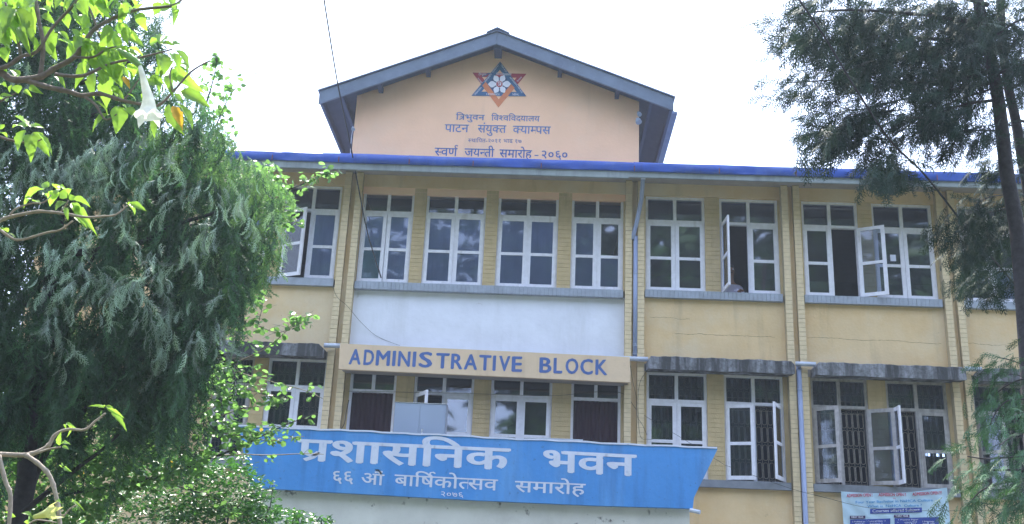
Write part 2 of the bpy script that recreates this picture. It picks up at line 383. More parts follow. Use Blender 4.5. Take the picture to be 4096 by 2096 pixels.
# wall fields between the pilasters
def bays():
    for i in range(len(PAIRS)-1): yield i, PAIRS[i][3], PAIRS[i+1][0]
zAw = Z(3300, 1447, -.42)
for i, a, b in bays():
    centre = (i == 1)
    m = m_white if centre else m_wall
    mb = MB(); mb.box(a-.001, b+.001, (.035 if centre else 0), .24, zH1+.13, zS2b+.003); mb.build('spandrel_panel', m, bld)
    mb = MB(); mb.box(a-.001, b+.001, 0, .24, zH2+.004, zEav-.002); mb.build('lintel_band', m_wall, bld)
    mb = MB(); mb.box(a-.001, b+.001, .01, .24, zH1+.001, zH1+.13); mb.build('lintel_band', m_soffit, bld)
    mb = MB(); mb.box(a-.001, b+.001, 0, .24, 3.06, zS1b+.003); mb.build('spandrel_panel', m_wall, bld)
    mb = MB(); mb.box(a-.001, b+.001, 0.02, .24, 0, 3.057); mb.build('ground_floor_wall', m_wall, bld)
for a, b in ((X0, PAIRS[0][0]), (PAIRS[-1][3], X1)):
    mb = MB(); mb.box(a, b, 0, .24, 0, zEav-.002); mb.build('end_wall', m_wall, bld)
m_crack = mat('crack_line', (.24, .17, .11), .95)
for x0c, x1c, yc in ((3230, 3765, 1352), (2700, 3100, 1335), (3870, 4090, 1375), (2600, 2760, 1270)):
    A = at(x0c, yc, -.002); B = at(x1c, yc+.035*(x1c-x0c), -.002); n = 70; pts = []; dz = 0
    for k in range(n+1): dz += rng.normal(0, .004); dz *= .93; p = A.lerp(B, k/n); pts.append(Vector((p.x, -.0015, p.z+dz)))
    mb = MB(); mb.tube(pts, [.0012+.0022*rng.random() for _ in pts], 3, False); mb.build('plaster_crack', m_crack, bld)
# side, back, floors and roof of the block
YB = 5.2
for a in (X0+.002, X1-.24):
    mb = MB(); mb.box(a, a+.238, .241, YB, 0, zEav); mb.build('side_wall', m_wall, bld)
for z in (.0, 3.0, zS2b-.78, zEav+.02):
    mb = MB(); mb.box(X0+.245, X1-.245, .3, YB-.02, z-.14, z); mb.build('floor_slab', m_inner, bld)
hx0, hx1 = X(3702, 1815, YB), X(3792, 1815, YB); hz0, hz1 = Z(3745, 1826, YB), Z(3745, 1806, YB)
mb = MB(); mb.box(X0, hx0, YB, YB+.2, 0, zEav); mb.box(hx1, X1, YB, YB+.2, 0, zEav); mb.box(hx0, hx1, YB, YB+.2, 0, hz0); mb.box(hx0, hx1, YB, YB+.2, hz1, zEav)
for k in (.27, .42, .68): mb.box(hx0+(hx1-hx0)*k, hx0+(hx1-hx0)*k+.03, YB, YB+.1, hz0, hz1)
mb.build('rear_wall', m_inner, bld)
# rear roof of the main block: low slope up from the gutter, behind it
zG = Z(2560, 684, YE)        # underside of gutter
zGt = Z(2560, 651, YE)
mb = MB(); rv = [(X0-.3, YE+.12, zGt-.004), (X1+.3, YE+.12, zGt-.004), (X1+.3, YB/2, zGt+.35), (X0-.3, YB/2, zGt+.35), (X1+.3, YB+.6, zGt-.03), (X0-.3, YB+.6, zGt-.03)]
mb.add(rv, [(0, 1, 2, 3), (3, 2, 4, 5)]); o = mb.build('roof', m_roof, bld)
mb = MB(); mb.box(X0-.3, X1+.3, YE+.14, .26, zEav-.001, zEav+.012); mb.build('eaves_soffit', m_soffit, bld)
# gutter in sheet metal lengths with a lap and a rusty strap at each joint
jx = [X(v, 640, YE) for v in (1355, 1637, 1893, 2165, 2537, 2875, 3180, 3740)]
jx = [X0-.3, jx[0]-2.6, jx[0]-1.2]+jx+[jx[-1]+1.4, jx[-1]+2.8, X1+.3]
for i in range(len(jx)-1):
    a, b = jx[i]-.012, jx[i+1]+.006; n = max(4, int((b-a)/.08)); V = []; prof = [(YE+.12, zGt+.004), (YE+.005, zGt+.008), (YE-.008, zGt-.006), (YE, (zG+zGt)/2), (YE+.005, zG+.01), (YE+.015, zG), (YE+.10, zG+.004)]
    off = (i % 2)*.004; ph = rng.random()*6
    for k in range(n+1):
        x = a+(b-a)*k/n
        for q, (y, z) in enumerate(prof):
            wv = (.007*math.sin(x*2.3+ph)+.005*math.sin(x*6.1+ph*2)+.003*math.sin(x*17+ph)) if q in (2, 3, 4) else 0
            V.append((x, y-off+wv, z + (.004*math.sin(x*3+ph) if q < 3 else .005*math.sin(x*2.1+ph))))
    P = len(prof); Fc = [(k*P+q, k*P+q+1, (k+1)*P+q+1, (k+1)*P+q) for k in range(n) for q in range(P-1)]
    mb = MB(); mb.add(V, Fc); g_ = mb.build('gutter_section', m_gutter, bld, True)
    mb = MB(); mb.box(b-.010, b+.004, YE-.022, YE-.014, zG-.012, zG+.09); mb.build('gutter_strap', m_rust, g_)
# dark concrete fascia under the gutter
fz = zFas
segs = [(X0-.3, X(2515, 700, YE+.05), 0.0), (X(2515, 700, YE+.05), X1+.3, .025)]
for a, b, u in segs:
    mb = MB(); mb.box(a, b-.002, YE+.04+u*.3, YE+.09, fz-.004+u, zEav-.004); mb.build('eaves_fascia', m_fascia, bld)

# sills
def sill_brick(): 
    mb = MB(); mb.box(-.0345, .0345, -.085, .05, 0, zS2t-zS2b); me = bpy.data.meshes.new('sill_brick'); me.from_pydata(mb.v, [], mb.f); me.materials.append(m_sill); return me
sbm = sill_brick(); ns = 0
for i, a, b in bays():
    dz = -.028 if i == 1 else 0
    e0, e1 = a+.012, b-.03
    mb = MB(); mb.box(e0, e1, -.062, .20, zS2b+.006+dz, zS2t-.004+dz); sl = mb.build('sill', m_sill2, bld)
    if i in (1, 2, 3):
        n = int((e1-e0)/.0735)
        for k in range(n):
            xx = e0+(k+.5)*(e1-e0)/n
            if (i == 1 and k % 1 == 0): pass
            link('sill_brick', sbm, bld, Matrix.Translation((xx, rng.normal(0, .0008), zS2b+dz+rng.normal(0, .0006))) @ Matrix.Diagonal(((e1-e0)/n/.0735, 1, 1, 1))); ns += 1
    else:
        mb = MB(); mb.box(e0+.001, e1-.001, -.085, .05, zS2b+dz, zS2t+dz); mb.build('sill_facing', m_sill, bld)
    if i != 1:
        mb = MB(); mb.box(a+.012, b-.02, -.085, .20, zS1b, zS1t); mb.build('sill', m_sill2, bld)
    else:
        mb = MB(); mb.box(a+.012, b-.02, -.04, .20, zS1b, zS1t); mb.build('sill', m_sill2, bld)

# windows and the brick piers between them
def window(name, x0, x1, z0, z1, zt, kind='plain', L=None, R=None, old=False, grille=False, panes='glass', top='glass', shiny=False):
    """L / R = opening angle of each casement in degrees (None: closed); panes: dict of backings"""
    fm = m_frame_old if old else m_frame; xm = mid(x0, x1); fw = .046; y0, y1 = YF, YF+.07
    mb = MB(); mb.box(x0, x0+fw, y0, y1, z0, z1); mb.box(x1-fw, x1, y0, y1, z0, z1); mb.box(x0+fw, x1-fw, y0+.001, y1, z1-fw, z1-.001)
    mb.box(x0+fw, x1-fw, y0+.001, y1, z0+.001, z0+.02); mb.box(x0+fw, x1-fw, y0-.004, y1, zt-.026, zt+.026); 
    mb.box(xm-.029, xm+.029, y0+.002, y1-.001, zt+.026, z1-fw)
    if kind != 'curtain': mb.box(xm-.026, xm+.026, y0+.002, y1-.001, z0+.02, zt-.026)
    win = mb.build('window', fm, bld)
    gm = m_glass_r if shiny else m_glass
    for a, b in ((x0+fw, xm-.029), (xm+.029, x1-fw)):
        mb = MB(); mb.box(a-.005, b+.005, y0+.03, y0+.034, zt+.021, z1-fw+.005); mb.build('pane', m_glass, win)
    if kind == 'curtain':
        V = []; n = 60
        for k in range(n+1):
            x = x0+fw+(x1-x0-2*fw)*k/n
            for z in (z0+.02, (z0+zt)/2, zt-.026): V.append((x, y0+.055+.008*math.sin(k*.9)+.006*math.sin(k*.37), z))
        Fc = [(k*3+q, k*3+q+3, k*3+q+4, k*3+q+1) for k in range(n) for q in range(2)]
        mb = MB(); mb.add(V, Fc); mb.build('curtain', m_maroon, win); return win
    zb = z0+.02; zu = zt-.026; h = zu-zb; hm = zb+h*.475
    for side, (a, b, ang) in enumerate(((x0+fw*.5, xm-.006, L), (xm+.006, x1-fw*.5, R))):
        hinge = a if side == 0 else b; wd = b-a; sg = 1 if side == 0 else -1
        T = Matrix.Translation((hinge, y0-.012, 0)) @ Matrix.Rotation(-sg*R_(ang or 0), 4, 'Z')
        def bx(mbb, u0, u1, v0, v1, d0, d1):      # u measured from the hinge
            mbb.box(sg*u0, sg*u1, d0, d1, v0, v1, T)
        st = .066; mb = MB()
        bx(mb, 0, st, zb+.003, zu-.003, 0, .03); bx(mb, wd-st, wd, zb+.003, zu-.003, 0, .03)
        bx(mb, st, wd-st, zu-.066, zu-.004, .001, .029); bx(mb, st, wd-st, zb+.004, zb+.070, .001, .029); bx(mb, st, wd-st, hm-.027, hm+.027, .001, .029)
        sash = mb.build('casement', m_frame if (old and ang == 88) else fm, win)
        for q, (v0, v1) in enumerate(((zb+.057, hm-.017), (hm+.017, zu-.055))):
            mb = MB(); bx(mb, st-.005, wd-st+.005, v0, v1, .012, .016); mb.build('pane', m_glass_r if (shiny and not ang) else m_glass, win)
            bk = panes if isinstance(panes, str) else panes.get((side, q), 'glass')
            if bk != 'glass':
                mb = MB(); bx(mb, st-.004, wd-st+.004, v0, v1, .020, .024)
                mb.build('pane_backing', {'pale': m_curtain, 'green': m_paper}[bk], win)
    if grille:
        mb = MB(); 
        for a, b in ((x0+fw, xm-.026), (xm+.026, x1-fw)):
            yy = y1+.03; n = 4; cw = (b-a-.03)/n; r = .0042
            for k in range(n):
                cx_ = a+.015+cw*(k+.5); rw = cw*.40
                zz = zb+.06
                while zz < z1-.1:
                    hh = min(.27, z1-fw-zz)
                    pts = [(cx_+rw*math.cos(t), yy, zz+rw+ rw*math.sin(t) + (hh-2*rw if math.sin(t) > 0 else 0)) for t in [i*math.pi/5 for i in range(11)]]
                    mb.tube(pts, r, 4, False); zz += hh+.035
            for k in range(n+1):
                xx = a+.015+cw*k; mb.tube([(xx, yy, zb), (xx, yy, z1-fw)], r*.9, 4, False)
            for zz in (zb+.03, zt-.1, zt+.12): mb.tube([(a, yy+.008, zz), (b, yy+.008, zz)], r*.9, 4, False)
        mb.build('grille', m_grille, win)
    return win
pale = {(0, 0): 'pale', (0, 1): 'pale', (1, 0): 'pale', (1, 1): 'pale'}
US = {'A': dict(panes='pale'), 'B': dict(L=27, panes={(1, 0): 'pale', (1, 1): 'pale'}), 'C1': dict(panes={(0, 0): 'green', (0, 1): 'pale', (1, 0): 'pale', (1, 1): 'pale'}, L=3.5, R=3),
      'C2': dict(panes='pale'), 'C3': dict(panes='pale'), 'C4': dict(panes={(0, 0): 'pale', (0, 1): 'pale', (1, 0): 'pale'}, shiny=True), 'R1': dict(shiny=True), 'R2': dict(L=86, shiny=True),
      'R3': dict(R=152, shiny=False), 'R4': dict(shiny=True), 'R5': dict(shiny=True, panes={(1, 0): 'pale'})}
LS = {'L0': dict(grille=True, old=True), 'L1': dict(grille=True), 'D1': dict(kind='curtain'), 'D2': dict(L=60, shiny=True), 'D3': dict(shiny=True), 'D4': dict(kind='curtain'),
      'E1': dict(grille=True, shiny=True), 'E2': dict(grille=True, L=18, R=62, shiny=True), 'E3': dict(grille=True, old=True, L=40, R=150), 'E4': dict(grille=True, old=True, L=88), 'E5': dict(grille=True, old=True, L=50, R=88)}
for n, a, b in UP_:
    dz = -.028 if n[0] == 'C' else 0
    window(n, a, b, zS2t+dz+.002, zH2, zT2, **US[n])
for n, a, b in LO_:
    window(n, a, b, zS1t+.002, zH1, zT1c if n[0] == 'D' else zT1, **LS[n])
# piers: stack of painted bricks between neighbouring windows and jambs
pb = MB()
def pier(a, b, z0, z1, bricks=True, y=.0):
    mb = MB(); mb.box(a, b, y+.004, .22, z0, z1); mb.build('pier', m_pier, bld)
    if not bricks: return
    h = BR_H; zz = z0; r = 0
    while zz+h < z1+.01:
        cuts = [a, b] if (b-a) < .16 else ([a, a+(b-a)*.42, b] if r % 2 else [a, a+(b-a)*.8, b])
        for q in range(len(cuts)-1): pb.box(cuts[q]+.0015, cuts[q+1]-.0015, y-.005+rng.normal(0, .001), y+.004, zz+.003, min(zz+h, z1)-.003)
        zz += h; r += 1
for lst, z0, z1 in ((UP_, zS2t-.02, zH2), (LO_, zS1t+.001, zH1)):
    byb = {}
    for i, a, b in bays():
        ws = [(p, q) for n, p, q in lst if p > a-.15 and q < b+.15]
        if not ws:
            mb = MB(); mb.box(a, b, .0, .22, z0, z1); mb.build('pier', m_pier, bld); continue
        ed = [a] + [v for wn in ws for v in wn] + [b]
        for k in range(0, len(ed), 2):
            p, q = ed[k], ed[k+1]
            if q-p > .012: pier(p+(0 if k else -.03), q+(0 if k < len(ed)-2 else .03), z0, z1, q-p > .1, .018)
tag(pb.build('pier_bricks', m_pier, bld), kind='stuff')

# concrete awnings over the lower windows
def awning(a, b, zt, zb, yf=-.42, curl=.05):
    n = 48; mb = MB(); V = []
    for k in range(n+1):
        t = k/n; x = a+(b-a)*t; e = min(t, 1-t)*(b-a); r = .07
        drop = 0 if e > r else (r-math.sqrt(max(r*r-(r-e)**2, 0)))*1.0
        j1 = .006*math.sin(x*9)+.004*math.sin(x*31); j2 = .004*math.sin(x*7+2)
        V += [(x, yf+j2, zb+j2), (x, yf-.002+j2, zt-drop-.015+j1), (x, yf+.03, zt-drop+j1), (x, .0, zt-drop+.02+j1), (x, .0, zb+.035), (x, yf+.06, zb+.012)]
    P = 6; Fc = [(k*P+q, k*P+(q+1) % P, (k+1)*P+(q+1) % P, (k+1)*P+q) for k in range(n) for q in range(P)] + [tuple(range(P)), tuple(n*P+q for q in range(P-1, -1, -1))]
    mb.add(V, Fc); return mb.build('awning', m_concrete, bld)
YA = -.42
aw = [(X(990, 1380, YA)-1.9, X(1288, 1390, YA)), (X(2592, 1460, YA), X(3180, 1470, YA)), (X(3268, 1470, YA), X(3865, 1490, YA)), (X(3930, 1490, YA), X(4540, 1500, YA))]
zAt, zAb = Z(3300, 1447, YA), Z(3300, 1500, YA)
for a, b in aw: awning(a, b, zAt, zAb)

# gable rising behind the gutter
gY = .02; gF = -.40
gl, gr = mid(X(1428, 379, gY), X(1408, 609, gY)), X(2556, 500, gY)
A0 = at(1989, 126, gF); LT = at(1283, 362, gF); RT_ = at(2690, 388, gF)
slL = (A0.z-LT.z)/(A0.x-LT.x); slR = (A0.z-RT_.z)/(RT_.x-A0.x); th = (Z(1995, 126, gF)-Z(1995, 176, gF)); print('gable slopes', slL, slR, th, gl, gr)
ap = A0.x; apz = A0.z-.125
zgb = zGt-.4
mb = MB(); mb.prism([(gl, zgb), (gr, zgb), (gr, apz-(gr-ap)*slR), (ap, apz), (gl, apz-(ap-gl)*slL)], gY, gY+.22); mb.build('gable_wall', m_gable, bld)
for s in (gl, gr-.2):
    xx = abs(mid(s, s+.2)-ap); mb = MB(); mb.box(s+.001, s+.199, gY+.221, 7, zgb, apz-xx*slL-.12); mb.build('gable_side_wall', m_gable, bld)
# roof slabs with fascia boards, corrugated sheet ends, barge trim
def slab(xa, za, xb, zb_, y0, y1, t, name, m):
    mb = MB(); mb.prism([(xa, za-t), (xb, zb_-t), (xb, zb_), (xa, za)], y0, y1); return mb.build(name, m, bld)
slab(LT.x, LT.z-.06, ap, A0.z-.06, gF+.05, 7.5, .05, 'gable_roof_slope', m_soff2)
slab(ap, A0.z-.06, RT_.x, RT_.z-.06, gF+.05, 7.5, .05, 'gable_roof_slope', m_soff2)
slab(LT.x-.02, LT.z-.02, ap-.003, A0.z-.01, gF, gF+.045, th*.95, 'barge_board', m_barge)
slab(ap+.003, A0.z-.01, RT_.x+.02, RT_.z-.02, gF, gF+.045, th*.95, 'barge_board', m_barge)
slab(LT.x-.05, LT.z+.005, ap-.002, A0.z+.025, gF-.03, 7.6, .022, 'roof_sheet', m_roof)
slab(ap+.002, A0.z+.025, RT_.x+.05, RT_.z+.005, gF-.03, 7.6, .022, 'roof_sheet', m_roof)
mb = MB(); mb.prism([(ap-.20, A0.z-.20*slL+.028), (ap-.20, A0.z-.20*slL+.05), (ap, A0.z+.075), (ap+.24, A0.z-.24*slR+.05), (ap+.24, A0.z-.24*slR+.028), (ap, A0.z+.05)][::-1], gF-.05, 7.6); mb.build('ridge_cap', m_roof, bld)
# side eave beams and purlins seen from below, ridge block
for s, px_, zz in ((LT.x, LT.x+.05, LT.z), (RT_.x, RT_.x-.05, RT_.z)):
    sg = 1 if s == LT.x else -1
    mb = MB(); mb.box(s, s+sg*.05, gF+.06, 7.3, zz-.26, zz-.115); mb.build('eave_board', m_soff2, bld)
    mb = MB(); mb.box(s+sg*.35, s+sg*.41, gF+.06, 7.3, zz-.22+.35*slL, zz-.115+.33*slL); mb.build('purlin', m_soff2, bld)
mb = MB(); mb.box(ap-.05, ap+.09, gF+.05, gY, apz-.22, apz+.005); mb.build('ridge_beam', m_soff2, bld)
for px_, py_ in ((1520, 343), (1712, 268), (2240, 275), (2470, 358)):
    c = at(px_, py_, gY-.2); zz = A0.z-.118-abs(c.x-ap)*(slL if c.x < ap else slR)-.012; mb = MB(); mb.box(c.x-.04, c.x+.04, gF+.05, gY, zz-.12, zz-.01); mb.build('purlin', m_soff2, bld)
# lower lean-to sheet beyond the right eave
e0 = at(2708, 452, .6); mb = MB(); mb.prism([(RT_.x-.12, e0.z-.01), (e0.x, e0.z-.05), (e0.x, e0.z), (RT_.x-.12, e0.z+.06)], .55, 7.2); mb.build('lean_to_sheet', m_roof, bld)

# painted emblem and lettering on the gable
YG = gY-.001
emb = MB(); P = at(2000, 352, YG); emb.box(P.x-.001, P.x+.001, gY-.0015, gY-.001, P.z, P.z+.001); 
def star_tri(pts, m, nm='emblem_triangle', lift=.002): return ppoly(pts, gY, m, EMB, nm, lift)
m_enavy = mat('emblem_navy', (.05, .13, .27), .7, .06); m_ered = mat('emblem_red', (.42, .045, .07), .7, .06); m_eor = mat('emblem_orange', (.66, .22, .10), .7, .06); m_edark = mat('emblem_dark', (.045, .07, .18), .7, .05); m_ewh = mat('emblem_white', (.80, .80, .90), .7, .03)
S = 1797/600.0
def q(x, y): return (1700+x/S, 220+y/S)
def circ(cx_, cy_, r, n=20): return [q(cx_+r*math.cos(t), cy_-r*math.sin(t)) for t in [i*2*math.pi/n for i in range(n)]]
EMB = ppoly([q(705, 335), q(800, 220), q(1000, 222), q(1085, 365), q(985, 492), q(790, 492)], gY, m_edark, bld, 'emblem', .002)
EMB['label'] = 'painted six pointed star emblem with white flower on the gable'
# downward triangle: red above, orange below
def lerp(a, b, t): return (a[0]+(b[0]-a[0])*t, a[1]+(b[1]-a[1])*t)
D1, D2, D3 = (568, 211), (1215, 226), (880, 630); U1, U2, U3 = (900, 80), (557, 490), (1215, 496)
def inner(a, b, c, k):
    g = ((a[0]+b[0]+c[0])/3, (a[1]+b[1]+c[1])/3); return [lerp(p, g, k) for p in (a, b, c)]
def ring(a, b, c, k, m, lift):
    I = inner(a, b, c, k); O = (a, b, c)
    for i in range(3):
        j = (i+1) % 3; ppoly([q(*O[i]), q(*I[i]), q(*I[j]), q(*O[j])], gY, m[i], EMB, 'emblem_band', lift)
ring(D1, D2, D3, .36, (m_ered, m_ered, m_ered), .004)
ppoly([q(*D3), q(*lerp(D3, D2, .42)), q(*lerp(inner(D1, D2, D3, .36)[2], inner(D1, D2, D3, .36)[1], .35)), q(*inner(D1, D2, D3, .36)[2])], gY, m_eor, EMB, 'emblem_band', .005)
ppoly([q(*D3), q(*inner(D1, D2, D3, .36)[2]), q(*lerp(inner(D1, D2, D3, .36)[2], inner(D1, D2, D3, .36)[0], .3)), q(*lerp(D3, D1, .40))], gY, m_eor, EMB, 'emblem_band', .005)
ring(U1, U2, U3, .36, (m_enavy, m_enavy, m_enavy), .007)
# the red and orange bands pass over the navy at alternate crossings
ID = inner(D1, D2, D3, .36)
ppoly([q(*lerp(D1, D2, .30)), q(*lerp(ID[0], ID[1], -.02)), q(*lerp(ID[0], ID[1], .02)), q(*lerp(D1, D2, .36))], gY, m_enavy, EMB, 'emblem_band', .008)
ppoly([q(*lerp(D2, D3, .42)), q(*lerp(D2, D3, .72)), q(*lerp(ID[1], ID[2], .86)), q(*lerp(ID[1], ID[2], .30))], gY, m_eor, EMB, 'emblem_band', .009)
ppoly([q(*lerp(D3, D1, .34)), q(*lerp(D3, D1, .62)), q(*lerp(ID[2], ID[0], .78)), q(*lerp(ID[2], ID[0], .12))], gY, m_eor, EMB, 'emblem_band', .009)
fc = (892, 352)
for k in range(6):
    a = math.radians(60*k+1); L_ = 138 if k in (0, 3) else 122
    pts = []
    for t, wv in ((.10, .03), (.34, .13), (.56, .27), (.74, .27), (.90, .12), (1, 0)): pts.append((t*L_, wv*L_))
    sh = pts + [(p[0], -p[1]) for p in pts[-2::-1]]
    ppoly([q(fc[0]+u*math.cos(a)-v*math.sin(a), fc[1]-(u*math.sin(a)+v*math.cos(a))) for u, v in sh][::-1], gY, m_ewh, EMB, 'emblem_petal', .011+.0006*k)
ppoly(circ(fc[0], fc[1], 42), gY, m_ewh, EMB, 'emblem_centre', .016); ppoly(circ(fc[0], fc[1], 38), gY, m_ered, EMB, 'emblem_centre', .018)
lettering('T', q(872, 372), q(914, 374), 13, gY, m_ewh, EMB, .0, lift=.022)
lettering('िT', q(868, 372), q(916, 374), 13, gY, m_ewh, EMB, .0, lift=.023)
for s_, a_, b_, h_ in (('KATHMANDU', (735, 485), (895, 487), 8.5), ('NEPAL', (1048, 487), (1125, 488), 8.5)):
    lettering(s_, q(*a_), q(*b_), h_, gY, m_ewh, EMB, .0, False, unit=.686, lift=.014)
def tilted(s_, a, b, h):    # writing along a slanting band
    V, Fc = _raw(s_, 0); x1 = max(v[0] for v in V); A = at(*q(*a), gY); B = at(*q(*b), gY); d = (B-A)/x1; nrm = Vector((-d.z, 0, d.x)).normalized(); s2 = h/233/.686
    mb = MB(); mb.add([(A+d*u+nrm*(v*s2)+Vector((0, -.014, 0))) for u, v in V], Fc); mb.build('lettering', m_ewh, EMB)
tilted('TRIBHUVAN', (600, 490), (682, 398), 8); tilted('UNIVERSITY', (722, 335), (806, 232), 8); tilted('ESTABLISHED', (816, 218), (886, 130), 6.5)
tilted('1959 A.D.', (905, 122), (972, 215), 6.5); tilted('INCORPORATE', (1012, 275), (1095, 375), 7); tilted('1959 A.D.', (1100, 380), (1160, 462), 7)
for tk, a_, b_ in (('िTभुवन', (642, 247), (735, 248)), ('िव~शविव~दयालय', (852, 248), (1035, 249))):
    lettering(tk, q(*a_), q(*b_), 8, gY, m_ewh, EMB, 0, lift=.014)
tilted('काठमाडौं', (625, 285), (672, 345), 7); tilted('नेपाल', (1112, 330), (1165, 272), 7)
gl_ = [
 ('िTभुवन', (367, 775), (713, 783), 22, m_ltnavy), ('िव~शविव~दयालय', (793, 785), (1375, 798), 22, m_ltnavy),
 ('पाटन', (233, 920), (523, 926), 31, m_ltnavy), ('संयु~कत', (628, 928), (972, 934), 31, m_ltnavy), ('क्या~मपस'.replace('क्', '~क'), (1050, 938), (1505, 948), 31, m_ltnavy),
 ('~सथािपत-२०११', (515, 1046), (905, 1051), 15, m_ltblue), ('भाद/', (940, 1052), (1052, 1054), 15, m_ltblue), ('१७', (1080, 1055), (1155, 1057), 15, m_ltblue),
 ('~सवण^', (112, 1205), (390, 1212), 32, m_ltblue), ('जय~नती', (470, 1213), (828, 1222), 32, m_ltblue), ('समारोह', (890, 1225), (1280, 1236), 32, m_ltblue), ('-', (1312, 1226), (1358, 1227), 9, m_ltblue), ('२०६०', (1395, 1240), (1705, 1247), 32, m_ltblue)]
gt = {}
for tk, a_, b_, h_, m_ in gl_:
    if tk == '-':
        ppoly([q(1312, 1208), q(1358, 1209), q(1358, 1199), q(1312, 1198)], gY, m_, bld, 'lettering', .002); continue
    # sample text height grows with the painted size
    lettering(tk, q(*a_), q(*b_), h_, gY, m_, bld, .012 if h_ > 20 else .004)

# small fittings on the gable
def fitting(px_, py_, s, label, nm, arm=.12, holder=False):
    c = at(px_, py_, gY-arm); t = thing(nm, label, 'lamp', (c.x, gY, c.z))
    mb = MB(); mb.tube([(c.x, gY, c.z+s*.7), (c.x, gY-arm*.5, c.z+s*.6), (c.x, gY-arm, c.z+.01)], .012, 6); mb.build('bracket', m_rust, t)
    mb = MB(); mb.tube([(c.x, gY-arm, c.z+.02), (c.x+.01, gY-arm-.02, c.z-.02), (c.x+.02, gY-arm-.05, c.z-s)], [s*.35, s*.6, s*.75], 10); mb.build('lamp_head', m_steel, t)
    return t
fitting(2553, 452, .06, 'small wall lamp near the top right corner of the peach gable', 'wall_lamp')
fitting(2550, 478, .08, 'larger wall lamp just under the small one on the gable right edge', 'wall_lamp')
fitting(1411, 512, .05, 'small lamp on the left edge of the peach gable above a hanging cable', 'wall_lamp', .08)

# ------------------------------------------------------------------ ADMINISTRATIVE BLOCK board
YS = -.47
c0, c1, c2, c3 = at(1360, 1374, YS), at(1354, 1476, YS), at(2519, 1428, YS), at(2521.5, 1530, YS)
sgn = thing('name_board', 'cream board painted ADMINISTRATIVE BLOCK in blue capitals above the porch', 'sign', (mid(c1.x, c3.x), YS, mid(c1.z, c3.z)))
mb = MB(); mb.prism([(c1.x, c1.z), (c3.x, c3.z), (c2.x, c2.z), (c0.x, c0.z)], YS, YS+.07); mb.build('board', m_sign, sgn)
mb = MB(); mb.prism([(c1.x+.02, c1.z+.03), (c3.x-.02, c3.z+.03), (c2.x-.02, c2.z-.13), (c0.x+.02, c0.z-.13)], YS+.071, -.001); mb.build('backing_slab', m_soffit, sgn)
def S5(x, y): return (1300+x/2.1467, 1350+y/2.1467)
let = [('A', 202, 228, 306, 231), ('D', 327, 233, 417, 237), ('M', 432, 237, 555, 243), ('I', 573, 243, 603, 244), ('N', 622, 245, 728, 250), ('I', 747, 250, 778, 251), ('S', 800, 252, 920, 257),
       ('T', 948, 262, 1065, 266), ('R', 1078, 267, 1180, 271), ('A', 1190, 272, 1306, 276), ('T', 1318, 278, 1425, 283), ('I', 1437, 284, 1465, 285), ('V', 1490, 286, 1588, 290), ('E', 1600, 291, 1692, 294),
       ('B', 1838, 299, 1945, 303), ('L', 1960, 304, 2038, 307), ('O', 2063, 308, 2175, 312), ('C', 2190, 313, 2300, 317), ('K', 2320, 318, 2425, 322)]
for ch, xa, ya, xb, yb in let:
    lettering(ch, S5(xa, ya), S5(xb, yb), 61, YS, m_ltblue, sgn, .036, False, unit=.73, shear=.0)

# ------------------------------------------------------------------ entrance porch with the blue parapet
YB_ = -2.3
porch = thing('entrance_porch', 'entrance porch with flared blue parapet lettered in white Devanagari over a stained white beam', 'porch', (X(1900, 2096, YB_), -1.2, 0))
bp = [(954, 1703), (1500, 1727), (2100, 1757), (2868, 1793), (2870, 1797), (2830, 1880), (2776, 1990), (2771, 2034), (2400, 2023), (1900, 2001), (1500, 1979), (1001, 1950), (997, 1905), (983, 1860), (965, 1760)]
Pb = [at(x, y, YB_) for x, y in bp]
mb = MB(); mb.prism([(p.x, p.z) for p in Pb][::-1], YB_, YB_+.11); mb.build('parapet', m_signblue, porch)
tl, tr = Pb[0], Pb[3]
n = 40; mb = MB(); V = []
for k in range(n+1):
    t = k/n*3; i = min(int(t), 2); p = Pb[i].lerp(Pb[i+1], t-i); j = .006*math.sin(k*2.1)+.004*math.sin(k*.7)
    V += [(p.x, YB_-.012, p.z-.012+j), (p.x, YB_-.012, p.z+.012+j), (p.x, YB_+.125, p.z+.012+j), (p.x, YB_+.125, p.z-.01+j)]
mb.add(V, [(k*4+a, k*4+(a+1) % 4, (k+1)*4+(a+1) % 4, (k+1)*4+a) for k in range(n) for a in range(4)]); mb.build('coping', m_lav, porch)
bl_, br_ = at(1016, 1957, YB_+.06), at(2760, 2038, YB_+.06)
zb0 = bl_.z; zpr = min(bl_.z, br_.z)
mb = MB(); mb.prism([(bl_.x, 2.55), (br_.x, 2.55), (br_.x, br_.z+.10), (bl_.x, bl_.z+.10)], YB_+.112, YB_+.34); mb.build('beam', m_beam, porch)
mb = MB(); mb.box(bl_.x+.02, br_.x-.02, YB_+.341, -.13, zpr-.12, zpr+.03); mb.build('roof_slab', m_soffit, porch)
for s in (bl_.x, br_.x-.22):
    mb = MB(); mb.box(s+.01, s+.21, YB_+.341, -.13, 2.55, zpr-.121); mb.build('side_beam', m_beam, porch)
for k in range(4):
    xx = bl_.x+.02+(br_.x-bl_.x-.36)*k/3; mb = MB(); mb.box(xx, xx+.3, YB_+.115, YB_+.335, .055, 2.549); mb.build('pillar', m_beam, porch)
c = at(2772, 2042, YB_); mb = MB(); mb.tube([(c.x-.05, YB_-.04, c.z), (c.x+.09, YB_-.10, c.z-.03)], .030, 10); mb.build('drain_spout', m_galv, porch)
def S6(x, y): return (900+x/1.288, 1650+y/1.288)
